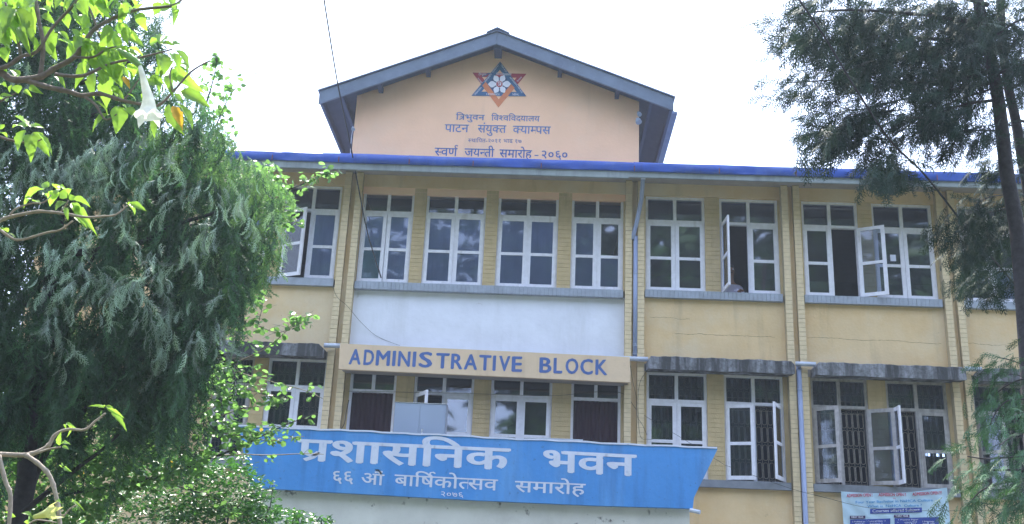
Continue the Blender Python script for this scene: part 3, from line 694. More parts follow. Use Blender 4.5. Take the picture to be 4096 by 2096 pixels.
blue = [('प/शासिनक', 362, 245, 1470, 296, 78, .030), ('भवन', 1635, 302, 2122, 328, 78, .030), ('६६', 553, 360, 660, 364, 42, .014), ('ओैं', 700, 366, 818, 376, 40, .014),
        ('बािष^को~तसव', 870, 375, 1405, 402, 40, .014), ('समारोह', 1492, 408, 1858, 424, 40, .014), ('२०७६', 1112, 432, 1228, 438, 18, .006)]
for tk, xa, ya, xb, yb, h, wt in blue: lettering(tk, S6(xa, ya), S6(xb, yb), h, YB_, m_lav, porch, wt)

# things standing on the porch roof
Yc = -1.55
a_ = at(1580, 1607, Yc); 
Yc2 = Yc
for k in range(60):
    if at(1786, 1607, Yc2).z > a_.z: break
    Yc2 -= .01
Yc2 += .01
b_ = at(1786, 1607, Yc2)
ct = thing('steel_cupboard', 'grey two door steel cupboard standing on the porch roof behind the blue parapet', 'cupboard', ((a_.x+b_.x)/2, Yc, zpr+.03))
d = Vector((b_.x-a_.x, b_.y-a_.y, 0)); wd = d.length; ang = math.atan2(d.y, d.x)
T = Matrix.Translation((a_.x, a_.y, 0)) @ Matrix.Rotation(ang, 4, 'Z')
zt_, zl_ = a_.z, zpr+.04
mb = MB(); mb.box(0, wd, .012, .42, zl_, zt_-.012, T); mb.build('body', m_steel, ct)
mb = MB(); mb.box(-.006, wd+.006, -.006, .426, zt_-.011, zt_, T); mb.build('top', m_chrome, ct)
for s in (0, 1):
    mb = MB(); mb.box(.012+s*(wd/2-.010), wd/2-.004+s*(wd/2-.010), 0, .0115, zl_+.03, zt_-.02, T); dr = mb.build('door', m_steel, ct)
hz = Z(1705, 1725, Yc)
mb = MB(); mb.tube([T @ Vector((wd/2+.05, -.03, hz)), T @ Vector((wd/2+.055, -.035, hz-.10))], .012, 8); mb.box(wd/2+.04, wd/2+.065, -.012, 0, hz-.05, hz+.03, T); mb.build('handle', m_chrome, ct)
mb = MB(); mb.box(wd*.52, wd*.9, -.004, -.001, hz-.30, hz-.29, T); 
Yx = -1.2
p0, p1 = at(2165, 1744, Yx), at(2329, 1758, Yx)
ac = thing('metal_box', 'low grey metal box on the porch roof, its flat top showing over the blue parapet', 'box', (p0.x, Yx, zpr+.03))
mb = MB(); mb.box(p0.x, p1.x, Yx, Yx+.36, zpr+.035, p1.z-.03); mb.build('body', m_steel, ac)
mb = MB(); mb.box(p0.x-.01, p1.x+.01, Yx-.01, Yx+.37, p1.z-.029, p1.z); mb.build('lid', m_galv, ac)
p0, p1 = at(1797, 1741, -1.0), at(1903, 1750, -1.0)
m_vi = mat('violet_plate', (.08, .07, .33), .5, .1)
vp = thing('violet_plate', 'narrow violet plate with pale letters beside the steel cupboard on the porch roof', 'sign', (p0.x, -1, p1.z))
mb = MB(); mb.box(p0.x, p1.x, -1.0, -.98, p1.z-.10, p1.z+.01); mb.build('plate', m_vi, vp)
for sx in (p0.x+.01, p1.x-.03):
    mb = MB(); mb.box(sx, sx+.02, -.979, -.96, zpr+.03, p1.z-.02); mb.build('leg', m_vi, vp)

# ------------------------------------------------------------------ downpipes
def pipe(name, pts, r, m, parent, n=10): mb = MB(); mb.tube(pts, r, n); return mb.build(name, m, parent, True)
t = thing('downpipe', 'blue grey plastic downpipe from the gutter elbow down the middle pilaster pair', 'pipe', at(2541, 1425, -.14))
P1 = [at(2573, 692, -.70), at(2573, 716, -.70)]; P2 = [at(2572, 718, -.68), at(2565, 800, -.30), at(2548, 885, -.18), at(2535, 935, -.115), at(2533, 960, -.10)]
pipe('outlet_elbow', P1, .042, m_lav, t); pipe('slanting_pipe', P2, .038, m_grey, t)
a_, b_ = at(2536, 945, -.10), at(2540, 1425, -.10)
pipe('upright_pipe', [(b_.x, -.10, a_.z), (b_.x, -.10, b_.z)], .040, m_grey, t)
for yy in (1378, 1384, 1416, 1095): c = at(2541, yy, -.10); pipe('pipe_ring', [(b_.x, -.10, c.z-.006), (b_.x, -.10, c.z+.006)], .0445, m_steel, t)
t = thing('cross_pipe', 'short horizontal pipe between the ADMINISTRATIVE BLOCK board and the first mossy awning', 'pipe', at(2500, 1440, -.16))
def hpipe(t, x0, x1, y, yy, r=.042):
    a, b = at(x0, y, yy), at(x1, y, yy); z = mid(a.z, b.z); pipe('pipe', [(a.x, yy, z), (b.x, yy, z)], r, m_galv, t)
hpipe(t, 2419, 2592, 1434, -.19)
t = thing('downpipe', 'blue grey plastic downpipe running down the pilaster pair right of the first mossy awning', 'pipe', at(3221, 2096, -.14))
a_, b_ = at(3197, 1462, -.13), at(3221, 2096, -.13); xm_ = mid(a_.x, b_.x)
pipe('upright_pipe', [(xm_, -.13, .1), (xm_, -.13, a_.z)], .042, m_grey, t)
for yy in (1479, 1560): c = at(3200, yy, -.13); pipe('pipe_ring', [(xm_, -.13, c.z-.01), (xm_, -.13, c.z+.01)], .048, m_grey, t)
t = thing('cross_pipe', 'short horizontal pipe between the two mossy awnings right of the porch', 'pipe', at(3220, 1457, -.2)); hpipe(t, 3183, 3262, 1456, -.22)
t = thing('cross_pipe', 'short horizontal pipe joining the two rightmost mossy awnings', 'pipe', at(3890, 1476, -.2)); hpipe(t, 3862, 3925, 1476, -.22)
t = thing('cross_pipe', 'short horizontal pipe left of the ADMINISTRATIVE BLOCK board', 'pipe', at(1330, 1383, -.2)); hpipe(t, 1297, 1366, 1382, -.22)

# ------------------------------------------------------------------ cloth banner
YN = -.15
bt = at(3361, 1966, YN); bt2 = at(3783, 1950, YN); bb = at(3383, 2110, YN); bb2 = at(3805, 2110, YN)
ban = thing('course_banner', 'pale blue cloth banner listing culture courses, tied under the right hand windows', 'banner', ((bt.x+bt2.x)/2, YN, bt.z-1.2))
Lx, Rx = mid(bt.x, bb.x)-.02, mid(bt2.x, bb2.x)
def rip(x, z): return YN + .010*math.sin((x-z*.25)*9)+.006*math.sin((x+z)*21) - .02*max(0, z-(bt.z-.25))*math.sin((x-Lx)*4)
nx_, nz_ = 44, 40; V = []
for j in range(nz_+1):
    for i in range(nx_+1):
        u = i/nx_; v = j/nz_; x = Lx+(Rx-Lx)*u+.012*math.sin(v*5); zt = bt.z*(1-u)+bt2.z*u - .055*math.sin(math.pi*u); z = zt-(zt-(bt.z-1.35))*v
        V.append((x, rip(x, z), z))
m_cloth = mat('pale_blue_cloth', (.52, .70, .84), .7, .05, 3, .15, 40, transl=.15)
mb = MB(); mb.add(V, [(j*(nx_+1)+i, j*(nx_+1)+i+1, (j+1)*(nx_+1)+i+1, (j+1)*(nx_+1)+i) for j in range(nz_) for i in range(nx_)]); mb.build('cloth', m_cloth, ban, True)
m_bred = mat('banner_red', (.50, .05, .10), .6, .05); m_bblue = mat('banner_blue', (.05, .28, .58), .6, .05); m_bnavy = mat('banner_navy', (.03, .06, .30), .6, .05); m_bdark = mat('banner_dark', (.05, .02, .10), .6, .05)
def S8(x, y): return (3100+x/3.22, 1900+y/3.22)
def bl(s_, xa, ya, xb, yb, h, m, wt=.01): lettering(s_, S8(xa, ya), S8(xb, yb), h/3.22, YN, m, ban, wt, False, unit=.73, fn=rip, lift=.012)
bl('ADMISSION OPEN !', 918, 290, 1255, 276, 40, m_bred, .03); bl('ADMISSION OPEN !!', 1330, 276, 1690, 272, 40, m_bred, .03); bl('ADMISSION OPEN !!!', 1772, 268, 2145, 248, 40, m_bred, .03)
bl('in', 1520, 310, 1552, 309, 20, m_bred, 0)
bl('Four Year Bachelor in NeHCA Culture', 1035, 368, 2030, 340, 32, m_bblue, .02); bl('What is  NeHCA  Culture ?', 1190, 420, 1890, 405, 32, m_bblue, .02)
def bbox(x0, y0, x1, y1, tilt, m, lift=.010):
    mb = MB(); n = 14; V = []
    for k in range(n+1):
        u = k/n; 
        for yy in (y1, y0):
            p = at(*S8(x0+(x1-x0)*u, yy-tilt*u), YN); V.append((p.x, rip(p.x, p.z)-lift, p.z))
    mb.add(V, [(2*k, 2*k+2, 2*k+3, 2*k+1) for k in range(n)]); mb.build('printed_box', m, ban)
bbox(1224, 438, 1890, 500, 20, m_bnavy); bbox(960, 528, 1163, 566, 4, m_bdark); bbox(1530, 514, 1732, 550, 4, m_bdark)
bbox(965, 575, 1480, 700, 14, m_bnavy, .0095); bbox(1538, 556, 2108, 700, 14, m_bnavy, .0095)
m_lt = mat('banner_white', (.75, .78, .88), .6, .03)
def bw(s_, xa, ya, xb, yb, h, wt=.005): lettering(s_, S8(xa, ya), S8(xb, yb), h/3.22, YN, m_lt, ban, wt, False, unit=.73, fn=rip, lift=.015)
bw('Courses offered Subject', 1255, 482, 1862, 464, 36); bw('FIRST YEAR', 980, 556, 1140, 554, 22, .02); bw('THIRD YEAR', 1548, 543, 1715, 538, 22, .02)
bw('> Political and Cultural History', 988, 612, 1420, 600, 18); bw('NeHCA 421. Full Mark 100', 1030, 640, 1408, 632, 18); bw('+ Elective Paper', 1580, 588, 1845, 582, 18); bw('> Nepalese Cultural Heritage', 1570, 620, 2055, 606, 18); bw('NeHCA 413. Full Mark 100', 1610, 644, 2050, 636, 18)

# ------------------------------------------------------------------ cables
def sag(P, Q, s, n=14): return [P.lerp(Q, k/n) + Vector((0, 0, -s*4*(k/n)*(1-k/n))) for k in range(n+1)]
def cable(label, pts, r, m=None):
    mb = MB(); mb.tube(pts, r, 5); o = mb.build('cable', m or m_cable, None, True); tag(o, label, 'cable'); return o
pl = [at(1290, -40, -5), at(1350, 330, -3), at(1400, 570, -1.2), at(1432, 740, -.4), at(1470, 930, -.2), at(1525, 1112, -.05)]
def smooth(P, n=8):
    out = []
    for i in range(len(P)-1):
        p0, p1, p2, p3 = P[max(i-1, 0)], P[i], P[i+1], P[min(i+2, len(P)-1)]
        for k in range(n):
            t = k/n; out.append(.5*((2*p1)+(p2-p0)*t+(2*p0-5*p1+4*p2-p3)*t*t+(3*p1-p0-3*p2+p3)*t**3))
    return out+[P[-1]]
cable('thin pale cable running down past the left roof edge to the window gap', smooth(pl), .012, m_cable)
cable('thick dark overhead cable crossing in front of the right hand conifers', smooth([at(3170, -40, -9), at(3300, 150, -8.8), at(3420, 350, -8.6), at(3560, 560, -8.2), at(3700, 700, -7.8), at(3850, 890, -7.2), at(3960, 1020, -6.8), at(4130, 1220, -6)]), .011)
cable('slack thin cable hanging from the gable lamp to the gutter', smooth([at(1411, 512, -.06), at(1405, 560, -.2), at(1402, 600, -.5), at(1404, 625, -.55)]), .004, m_lav)
cable('thin dark wire looping across the white wall to the name board', smooth([at(1332, 1150, -.12), at(1350, 1190, -.14), at(1390, 1225, -.14), at(1440, 1285, -.05), at(1500, 1340, .02), at(1560, 1368, .02), at(1600, 1382, -.05)]), .003)
cable('long thin wire strung over the porch windows below the name board', smooth([at(1395, 1565, -.1), at(1600, 1568, -.1), at(1900, 1575, -.1), at(2200, 1583, -.1), at(2470, 1568, -.1), at(2560, 1650, -.1), at(2740, 1760, -.1), at(2900, 1860, -.2)]), .0035)
cable('thin wire sagging from behind the porch to the banner and beyond', smooth([at(2900, 1860, -.2), at(3150, 1950, -.25), at(3300, 1990, -.3), at(3480, 2032, -.3), at(3700, 2043, -.3), at(3950, 2040, -.3), at(4150, 2030, -.3)]), .0035)
for k, (lab, P_) in enumerate((('loose wire hanging in a loop on the middle pilasters beside the awning', [(2592, 1478), (2560, 1530), (2552, 1620), (2560, 1740), (2590, 1757), (2640, 1752)]), ('loose wire dropping straight beside the middle pilaster under the cross pipe', [(2522, 1462), (2530, 1520), (2545, 1590), (2548, 1660), (2570, 1700), (2588, 1740)]))):
    cable(lab, smooth([at(x, y, -.16) for x, y in P_]), .0035)
cable('dark cord fixed along the left porch doorway jamb', smooth([at(1395, 1600, -.05), at(1385, 1650, -.07), at(1375, 1700, -.15), at(1345, 1735, -.2)]), .006)

# ------------------------------------------------------------------ person at the open window
def skin_body(name, joints, edges, m, parent, sub=2):
    me = bpy.data.meshes.new(name); me.from_pydata([j[0] for j in joints], edges, []); o = link(name, me, None)
    md = o.modifiers.new('s', 'SKIN'); 
    for v, j in zip(me.skin_vertices[0].data, joints): v.radius = (j[1], j[1] if len(j) < 3 else j[2])
    me.skin_vertices[0].data[0].use_root = True
    ms = o.modifiers.new('u', 'SUBSURF'); ms.levels = ms.render_levels = sub
    bpy.context.view_layer.update(); dg = bpy.context.evaluated_depsgraph_get(); m2 = bpy.data.meshes.new_from_object(o.evaluated_get(dg))
    bpy.data.objects.remove(o); m2.name = name; m2.materials.clear(); m2.materials.append(m); m2.polygons.foreach_set('use_smooth', [True]*len(m2.polygons))
    return link(name, m2, parent)
m_skin = mat('brown_skin', (.22, .11, .07), .6, .06, 10); m_shirt = mat('pale_lilac_shirt', (.50, .48, .62), .8, .06, 8); m_hair = mat('black_hair', (.012, .011, .012), .5, .2, 40); m_trou = mat('dark_trousers', (.03, .035, .05), .8, .1)
hd = at(2922, 1085, .45); fz0 = zS2b-.78
per = thing('person', 'person in a pale lilac shirt leaning an arm on an open upper window sill', 'person', (hd.x, .45, fz0))
hx, hy, hz_ = hd.x, .45, hd.z
def pz(dx, dy, dz): return (hx+dx, hy+dy, hz_+dz)
hand = at(2966, 1166, .03)
sh = hz_-.27
J = [(pz(0, .14, -.80), .13, .11), (pz(0, .10, -.55), .13, .10), (pz(0, .05, -.34), .16, .10), (pz(0, .02, -.22), .07, .06), (pz(0, 0, -.10), .055), (pz(0, -.01, 0), .085, .095), (pz(0, -.005, .07), .075, .085),
     (pz(.17, .04, -.30), .058), (pz(.17, -.12, -.50), .045), ((hand.x-.05, .06, hand.z+.02), .032), (pz(-.17, .04, -.30), .058), (pz(-.2, -.02, -.55), .044), (pz(-.12, -.16, -.66), .03),
     (pz(.09, .16, -.95), .09), (pz(.1, .14, -1.35), .06), (pz(.1, .20, hz_*0-(hz_-fz0)+.08), .045), (pz(.1, .08, -(hz_-fz0)+.04), .035), (pz(-.09, .16, -.95), .09), (pz(-.1, .14, -1.35), .06), (pz(-.1, .20, -(hz_-fz0)+.08), .045), (pz(-.1, .08, -(hz_-fz0)+.04), .035)]
Ed = [(0, 1), (1, 2), (2, 3), (3, 4), (4, 5), (5, 6), (2, 7), (7, 8), (8, 9), (2, 10), (10, 11), (11, 12), (0, 13), (13, 14), (14, 15), (15, 16), (0, 17), (17, 18), (18, 19), (19, 20)]
skin_body('body', J, Ed, m_skin, per)
Jc = [(pz(0, .14, -.84), .15, .125), (pz(0, .10, -.55), .15, .118), (pz(0, .05, -.36), .178, .115), (pz(0, .025, -.26), .10, .08), (pz(.175, .04, -.31), .072), (pz(.175, -.12, -.50), .062), ((hand.x-.10, .085, hand.z+.04), .05), (pz(-.175, .04, -.31), .072), (pz(-.2, -.02, -.55), .060), (pz(-.14, -.13, -.64), .045)]
skin_body('shirt', Jc, [(0, 1), (1, 2), (2, 3), (2, 4), (4, 5), (5, 6), (2, 7), (7, 8), (8, 9)], m_shirt, per)
Jt = [(pz(0, .15, -.86), .14, .12), (pz(.09, .16, -.97), .105), (pz(.1, .14, -1.35), .08), (pz(.1, .2, -(hz_-fz0)+.12), .07), (pz(-.09, .16, -.97), .105), (pz(-.1, .14, -1.35), .08), (pz(-.1, .2, -(hz_-fz0)+.12), .07)]
skin_body('trousers', Jt, [(0, 1), (1, 2), (2, 3), (0, 4), (4, 5), (5, 6)], m_trou, per)
Jh = [(pz(0, .035, .02), .088, .085), (pz(0, .02, .085), .085, .09), (pz(0, -.02, .115), .055, .06)]
skin_body('hair', Jh, [(0, 1), (1, 2)], m_hair, per)
for k in range(5):      # fingers resting on the sill
    o_ = Vector((hand.x-.03, .05, hand.z+.018)); dxy = Vector((.055+.012*(2-abs(k-2)), -.05+.022*k, -.006)) if k < 4 else Vector((.02, -.06, -.004))
    st_ = o_+Vector((0, -.03+.016*k, 0)) if k < 4 else o_+Vector((-.01, -.035, 0))
    skin_body('finger', [(st_, .010), (st_+dxy*.5+Vector((0, 0, .008)), .0085), (st_+dxy, .0065)], [(0, 1), (1, 2)], m_skin, per, 1)
for s in (-1, 1):
    mb = MB(); mb.tube([pz(s*.032, -.083, .012), pz(s*.032, -.094, .012)], [.013, .006], 8); mb.build('eye', m_lav, per)
mb = MB(); mb.tube([pz(0, -.085, .02), pz(0, -.112, -.02), pz(0, -.09, -.03)], [.008, .014, .01], 6); mb.build('nose', m_skin, per, True)
mb = MB(); mb.tube([pz(-.022, -.085, -.052), pz(0, -.092, -.052), pz(.022, -.085, -.052)], .006, 6); mb.build('mouth', m_maroon, per, True)

# small white paper on the glass of the fourth right window
c = at(3572, 1032, YF-.016); mb = MB(); mb.box(c.x-.05, c.x+.05, YF-.024, YF-.020, c.z-.06, c.z+.06); tag(mb.build('paper_notice', m_lav), 'small white paper stuck on a pane right of the wide open upper casement', 'paper')

# ================================================================== vegetation
def leafmat(name, col, tcol, transl=.35, rough=.45, spec=.4, var=.35):
    m = bpy.data.materials.new(name); m.use_nodes = True; t = m.node_tree; N = t.nodes; L = t.links; p = N['Principled BSDF']
    p.inputs['Roughness'].default_value = rough; p.inputs['Specular IOR Level'].default_value = spec
    at_ = N.new('ShaderNodeAttribute'); at_.attribute_name = 'tint'; oi = N.new('ShaderNodeObjectInfo')
    ad = N.new('ShaderNodeMath'); ad.operation = 'ADD'; L.new(at_.outputs['Fac'], ad.inputs[0]); L.new(oi.outputs['Random'], ad.inputs[1])
    fr = N.new('ShaderNodeMath'); fr.operation = 'FRACT'; L.new(ad.outputs[0], fr.inputs[0])
    mr = N.new('ShaderNodeMapRange'); mr.inputs['To Min'].default_value = 1-var; mr.inputs['To Max'].default_value = 1+var; L.new(fr.outputs[0], mr.inputs['Value'])
    g = N.new('ShaderNodeNewGeometry'); no = N.new('ShaderNodeTexNoise'); no.inputs['Scale'].default_value = 25; L.new(g.outputs['Position'], no.inputs['Vector'])
    m0 = N.new('ShaderNodeMapRange'); m0.inputs['To Min'].default_value = .75; m0.inputs['To Max'].default_value = 1.25; L.new(no.outputs['Fac'], m0.inputs['Value'])
    mu = N.new('ShaderNodeMath'); mu.operation = 'MULTIPLY'; L.new(mr.outputs[0], mu.inputs[0]); L.new(m0.outputs[0], mu.inputs[1])
    for c, tgt in ((col, None), (tcol, 1)):
        v = N.new('ShaderNodeVectorMath'); v.operation = 'SCALE'; v.inputs[0].default_value = c; L.new(mu.outputs[0], v.inputs['Scale'])
        if tgt is None: L.new(v.outputs[0], p.inputs['Base Color'])
        else:
            tr = N.new('ShaderNodeBsdfTranslucent'); L.new(v.outputs[0], tr.inputs[0]); ms = N.new('ShaderNodeMixShader'); ms.inputs[0].default_value = transl
            L.new(p.outputs[0], ms.inputs[1]); L.new(tr.outputs[0], ms.inputs[2]); L.new(ms.outputs[0], N['Material Output'].inputs[0])
    return m
m_bark = mat('grey_brown_bark', (.20, .16, .14), .9, .25, 30, .8, 40)
m_barkd = mat('dark_bark', (.045, .04, .045), .9, .3, 20, .8, 30)
m_barkp = mat('pale_bark', (.36, .30, .24), .85, .2, 30, .6, 60)
m_weep = leafmat('weeping_conifer_needles', (.040, .098, .052), (.10, .26, .07), .3, .5, .35, .6)
m_tip = leafmat('glaucous_highlight_sprays', (.25, .35, .27), (.2, .34, .15), .22, .4, .5, .6)  # pale glaucous tone puts sun highlights into the spray colour
m_grn = leafmat('backlit_green_sprays', (.11, .22, .08), (.20, .38, .10), .4, .5, .4, .35)  # lighter yellow green imitates backlight along the crown's right edge
m_ced = leafmat('dark_conifer_needles', (.022, .050, .035), (.03, .06, .03), .2, .6, .2)
m_baul = leafmat('heart_leaf_green', (.09, .20, .06), (.20, .40, .09), .5, .42, .45)
m_glossy = leafmat('glossy_dark_leaf', (.035, .12, .03), (.08, .24, .035), .3, .36, .35)
m_brug = leafmat('trumpet_leaf_green', (.15, .29, .045), (.32, .55, .06), .5, .45, .4, .22)
m_yel = leafmat('yellowed_leaf', (.60, .35, .04), (.7, .42, .04), .4, .5, .3, .15)
m_petal = leafmat('white_petal', (.88, .88, .80), (.85, .85, .74), .45, .5, .3, .05)
m_far = leafmat('far_leaves', (.045, .10, .035), (.06, .14, .03), .25, .5, .4)

def basis(d, roll=None, upv=(0, 0, 1)):
    """rotation matrices (n,3,3) taking +X to d; +Z near up, rolled"""
    d = d/np.linalg.norm(d, axis=1, keepdims=True); u = np.tile(np.array(upv, float), (len(d), 1))
    y = np.cross(u, d); ln = np.linalg.norm(y, axis=1, keepdims=True); y = np.where(ln < 1e-3, np.array([[0, 1., 0]]), y/np.maximum(ln, 1e-6)); z = np.cross(d, y)
    if roll is not None:
        c, s = np.cos(roll)[:, None], np.sin(roll)[:, None]; y, z = y*c+z*s, -y*s+z*c
    return np.stack([d, y, z], axis=2)
class Soup:
    def __init__(s): s.V = []; s.F = []; s.T = []; s.n = 0
    def scatter(s, tmpl, pos, Rm, scale, tint=None):
        """tmpl list of (V, F tri) variants"""
        pos = np.asarray(pos, float); which = rng.integers(0, len(tmpl), len(pos)); scale = np.broadcast_to(scale, (len(pos),))
        if tint is None: tint = rng.random(len(pos))
        for k, (V, Fc) in enumerate(tmpl):
            m = which == k; c = int(m.sum())
            if not c: continue
            W = np.einsum('nij,vj->nvi', Rm[m], V)*scale[m][:, None, None]+pos[m][:, None, :]
            s.V.append(W.reshape(-1, 3)); s.F.append((Fc[None]+(np.arange(c)*len(V))[:, None, None]+s.n).reshape(-1, 3)); s.T.append(np.repeat(tint[m], len(V))); s.n += c*len(V)
    def build(s, name, material, parent): return npmesh(name, np.concatenate(s.V), np.concatenate(s.F), material, parent, False, np.concatenate(s.T))
def frond(r, n=22, droop=.5, sub=4, tw=.30, ang=42, w=.006, needle=.05, spread=1.0):
    """a flat spray: drooping axis of unit length along +X, side twigs with short needles; all thin three-sided slivers"""
    V = []; Fc = []
    def sliver(a, b, wd, nrm):
        d = b-a; sd_ = np.cross(d, nrm); l = np.linalg.norm(sd_); sd_ = sd_/max(l, 1e-6)*wd
        i = len(V); V.extend([a-sd_, a+sd_, b]); Fc.append((i, i+1, i+2))
    def axis(t): return np.array([t*math.cos(droop*t*.8), 0, -droop*.62*t*t])
    nz = np.array([0, 0, 1.])
    for k in range(5): sliver(axis(k/5), axis((k+1.3)/5), w*.9, nz)
    for k in range(n):
        t = .08+.92*(k+.3*r.random())/n; p = axis(min(t, 1)); tg = axis(min(t+.02, 1.02))-axis(t-.02); tg /= np.linalg.norm(tg)
        sd_ = 1 if k % 2 else -1; a = math.radians(ang*(.8+.4*r.random())); ln = tw*spread*(.35+.65*math.sin(math.pi*min(.15+t*.85, 1)))*(.75+.5*r.random())
        d = tg*math.cos(a)+np.array([0, sd_*math.sin(a), 0])+np.array([0, 0, -.25*r.random()-droop*.25]); d /= np.linalg.norm(d)
        e = p+d*ln; nn = np.array([.2*(r.random()-.5), .5*(r.random()-.5), 1.]); sliver(p, e, w, nn)
        for j in range(sub):
            u = (j+.8)/(sub+.3); b0 = p+d*ln*u; s2 = 1 if j % 2 else -1; lat = np.cross(d, nn); lat /= np.linalg.norm(lat)
            dd = d*.75+lat*s2*.6+np.array([0, 0, -.15]); sliver(b0, b0+dd*needle*(1.1-.5*u)*(.7+.6*r.random()), w*.9, nn)
    return np.array(V), np.array(Fc)
rr = np.random.default_rng(3)
T_weep = [frond(rr, 13, 1.0, 3, .24, 38, .019, .11) for _ in range(7)]
T_core = [frond(rr, 10, 1.2, 2, .26, 40, .028, .12) for _ in range(4)]
T_ced = [frond(rr, 13, .35, 4, .36, 42, .020, .14, 1.0) for _ in range(6)]
def leaf_t(kind):
    if kind == 'heart':   # broad two lobed leaf folded on its midrib
        o = [(0, 0), (.1, .22), (.35, .42), (.65, .44), (.92, .30), (1.0, .12), (.86, 0)]
        V = [(x, y, .18*abs(y)) for x, y in o]+[(x, -y, .18*abs(y)) for x, y in o[1:-1]]; V = np.array([(x*1.0, y, z-.10*x*x) for x, y, z in V])
        Fc = [(0, 6, 1), (1, 6, 2), (2, 6, 3), (3, 6, 4), (4, 6, 5), (0, 7, 6), (7, 8, 6), (8, 9, 6), (9, 10, 6), (10, 11, 6)]
        return V, np.array(Fc)
    if kind == 'small':
        o = [(0, 0), (.3, .2), (.6, .21), (1, 0)]
        V = np.array([(0, 0, 0), (.3, .2, .05), (.65, .19, .03), (1, 0, -.12), (.65, -.19, .03), (.3, -.2, .05), (.5, 0, -.01)])
        return V, np.array([(0, 6, 1), (1, 6, 2), (2, 6, 3), (3, 6, 4), (4, 6, 5), (5, 6, 0)])
T_heart = [leaf_t('heart')]; T_small = [leaf_t('small')]
def long_leaf(seed, droop):      # trumpet tree leaf: pointed oval, toothed, veined, arched
    r = np.random.default_rng(seed); n = 12; V = []; W_ = [0.02]+[(math.sin(math.pi*min((k/n)**.72, 1))**.95)*.56*(1-.25*(k/n)**2)*(1+.06*r.normal()) for k in range(1, n)]+[.0]
    for k in range(n+1):
        t = k/n; x = math.sin(t*droop)/droop if droop else t; z = -(1-math.cos(t*droop))/droop if droop else 0; w_ = W_[k]; ru = .02*math.sin(k*2.3+seed)
        for q, yy in enumerate((-1, -.5, 0, .5, 1)): V.append((x, yy*w_, z+abs(yy)*.10*w_*2+ru*abs(yy)+(.012 if (q in (1, 3) and k % 2) else 0)))
    Fc = [(k*5+q, k*5+q+1, (k+1)*5+q+1, (k+1)*5+q) for k in range(n) for q in range(4)]
    me = bpy.data.meshes.new('leaf'); me.from_pydata(V, [], Fc); me.polygons.foreach_set('use_smooth', [True]*len(Fc)); return me
def with_mat(me, m): me = me.copy(); me.materials.append(m); return me
LL = [long_leaf(s, d_) for s, d_ in ((1, .5), (2, .9), (3, 1.3), (4, .7), (5, .25))]
LLm = [with_mat(m, m_brug) for m in LL]; LLy = with_mat(LL[1], m_yel)
def place_leaf(me, base, tip, width, parent, roll=0.0, name='leaf'):
    d = tip-base; l = d.length; x = d.normalized(); upv = Vector((0, -.85, .6)).normalized(); y = upv.cross(x)
    if y.length < .05: y = Vector((1, 0, 0))
    y.normalize(); z = x.cross(y); Q = Quaternion(x, roll); y = Q @ y; z = Q @ z
    Mx = Matrix(((x.x*l, y.x*width, z.x*l, base.x), (x.y*l, y.y*width, z.y*l, base.y), (x.z*l, y.z*width, z.z*l, base.z), (0, 0, 0, 1)))
    return link(name, me, parent, Mx)
def limb(parent, pts, r0, r1, m, name='branch', n=8, sm=6, knob=0):
    P_ = smooth(pts, sm); k = len(P_); rad = [r0+(r1-r0)*i/(k-1) for i in range(k)]
    if knob: rad = [q_*(1+knob*rng.random()*(i % 4 == 0)) for i, q_ in enumerate(rad)]
    mb = MB(); mb.tube(P_, rad, n); o = mb.build(name, m, parent, True); return P_
def A_(pts, Y): return [at(p[0], p[1], p[2] if len(p) > 2 else Y) for p in pts]

def region(n, poly_c, yr):     # ellipse list (cx, cy, ax, ay, weight)
    wts = np.array([c[4] for c in poly_c], float); wts /= wts.sum(); P_ = []
    for _ in range(n):
        c = poly_c[rng.choice(len(poly_c), p=wts)]; a = rng.uniform(0, 2*math.pi); r = math.sqrt(rng.random()); P_.append(at(c[0]+c[2]*r*math.cos(a), c[1]+c[3]*r*math.sin(a), rng.uniform(*yr)))
    return np.array(P_)
# ---------------------------------------------------------------- weeping conifer, left
YL = -8.6
base = at(60, 2096, YL); gz = ground_z(base.x, YL)
wc = thing('weeping_conifer', 'large weeping conifer with drooping grey green sprays filling the left side', 'tree', (base.x-.5, YL, gz))
def toward_ground(P_): return [Vector((P_[0].x-.35, P_[0].y, gz-.05))]+P_
limb(wc, toward_ground(A_([(60, 2120), (110, 1800), (130, 1500), (190, 1200), (240, 800), (260, 300), (250, -300), (240, -900)], YL-.1)), .095, .03, m_barkd, 'trunk', 10)
for pts, r in (([(70, 2090), (200, 1780), (330, 1650), (420, 1500), (560, 1320), (640, 1150)], .035), ([(60, 2096), (170, 1700), (200, 1400), (330, 1100), (470, 900)], .045), ([(90, 2050), (300, 1880), (430, 1780), (560, 1640)], .026),
               ([(240, 1020), (400, 1000), (560, 970), (700, 900), (860, 850), (925, 800)], .035), ([(250, 700), (480, 640), (640, 700), (900, 560)], .03), ([(250, 350), (420, 300), (600, 200)], .03),
               ([(200, 1200), (420, 1110), (700, 1150), (940, 1020)], .03), ([(250, 500), (520, 420), (740, 400)], .025), ([(-60, 1500), (40, 1300), (150, 1150)], .05)):
    limb(wc, A_(pts, YL+rng.uniform(-.3, .3)), r, r*.25, m_barkd)
prof = [(-200, 560), (0, 640), (130, 690), (250, 700), (350, 800), (480, 850), (600, 930), (700, 1060), (800, 1110), (900, 1095), (1000, 1075), (1100, 1030), (1180, 960), (1300, 930), (1400, 880), (1500, 830), (1600, 770), (1700, 650), (1800, 420), (1900, 200)]
py_ = np.array([p[0] for p in prof]); pxr = np.array([p[1] for p in prof])
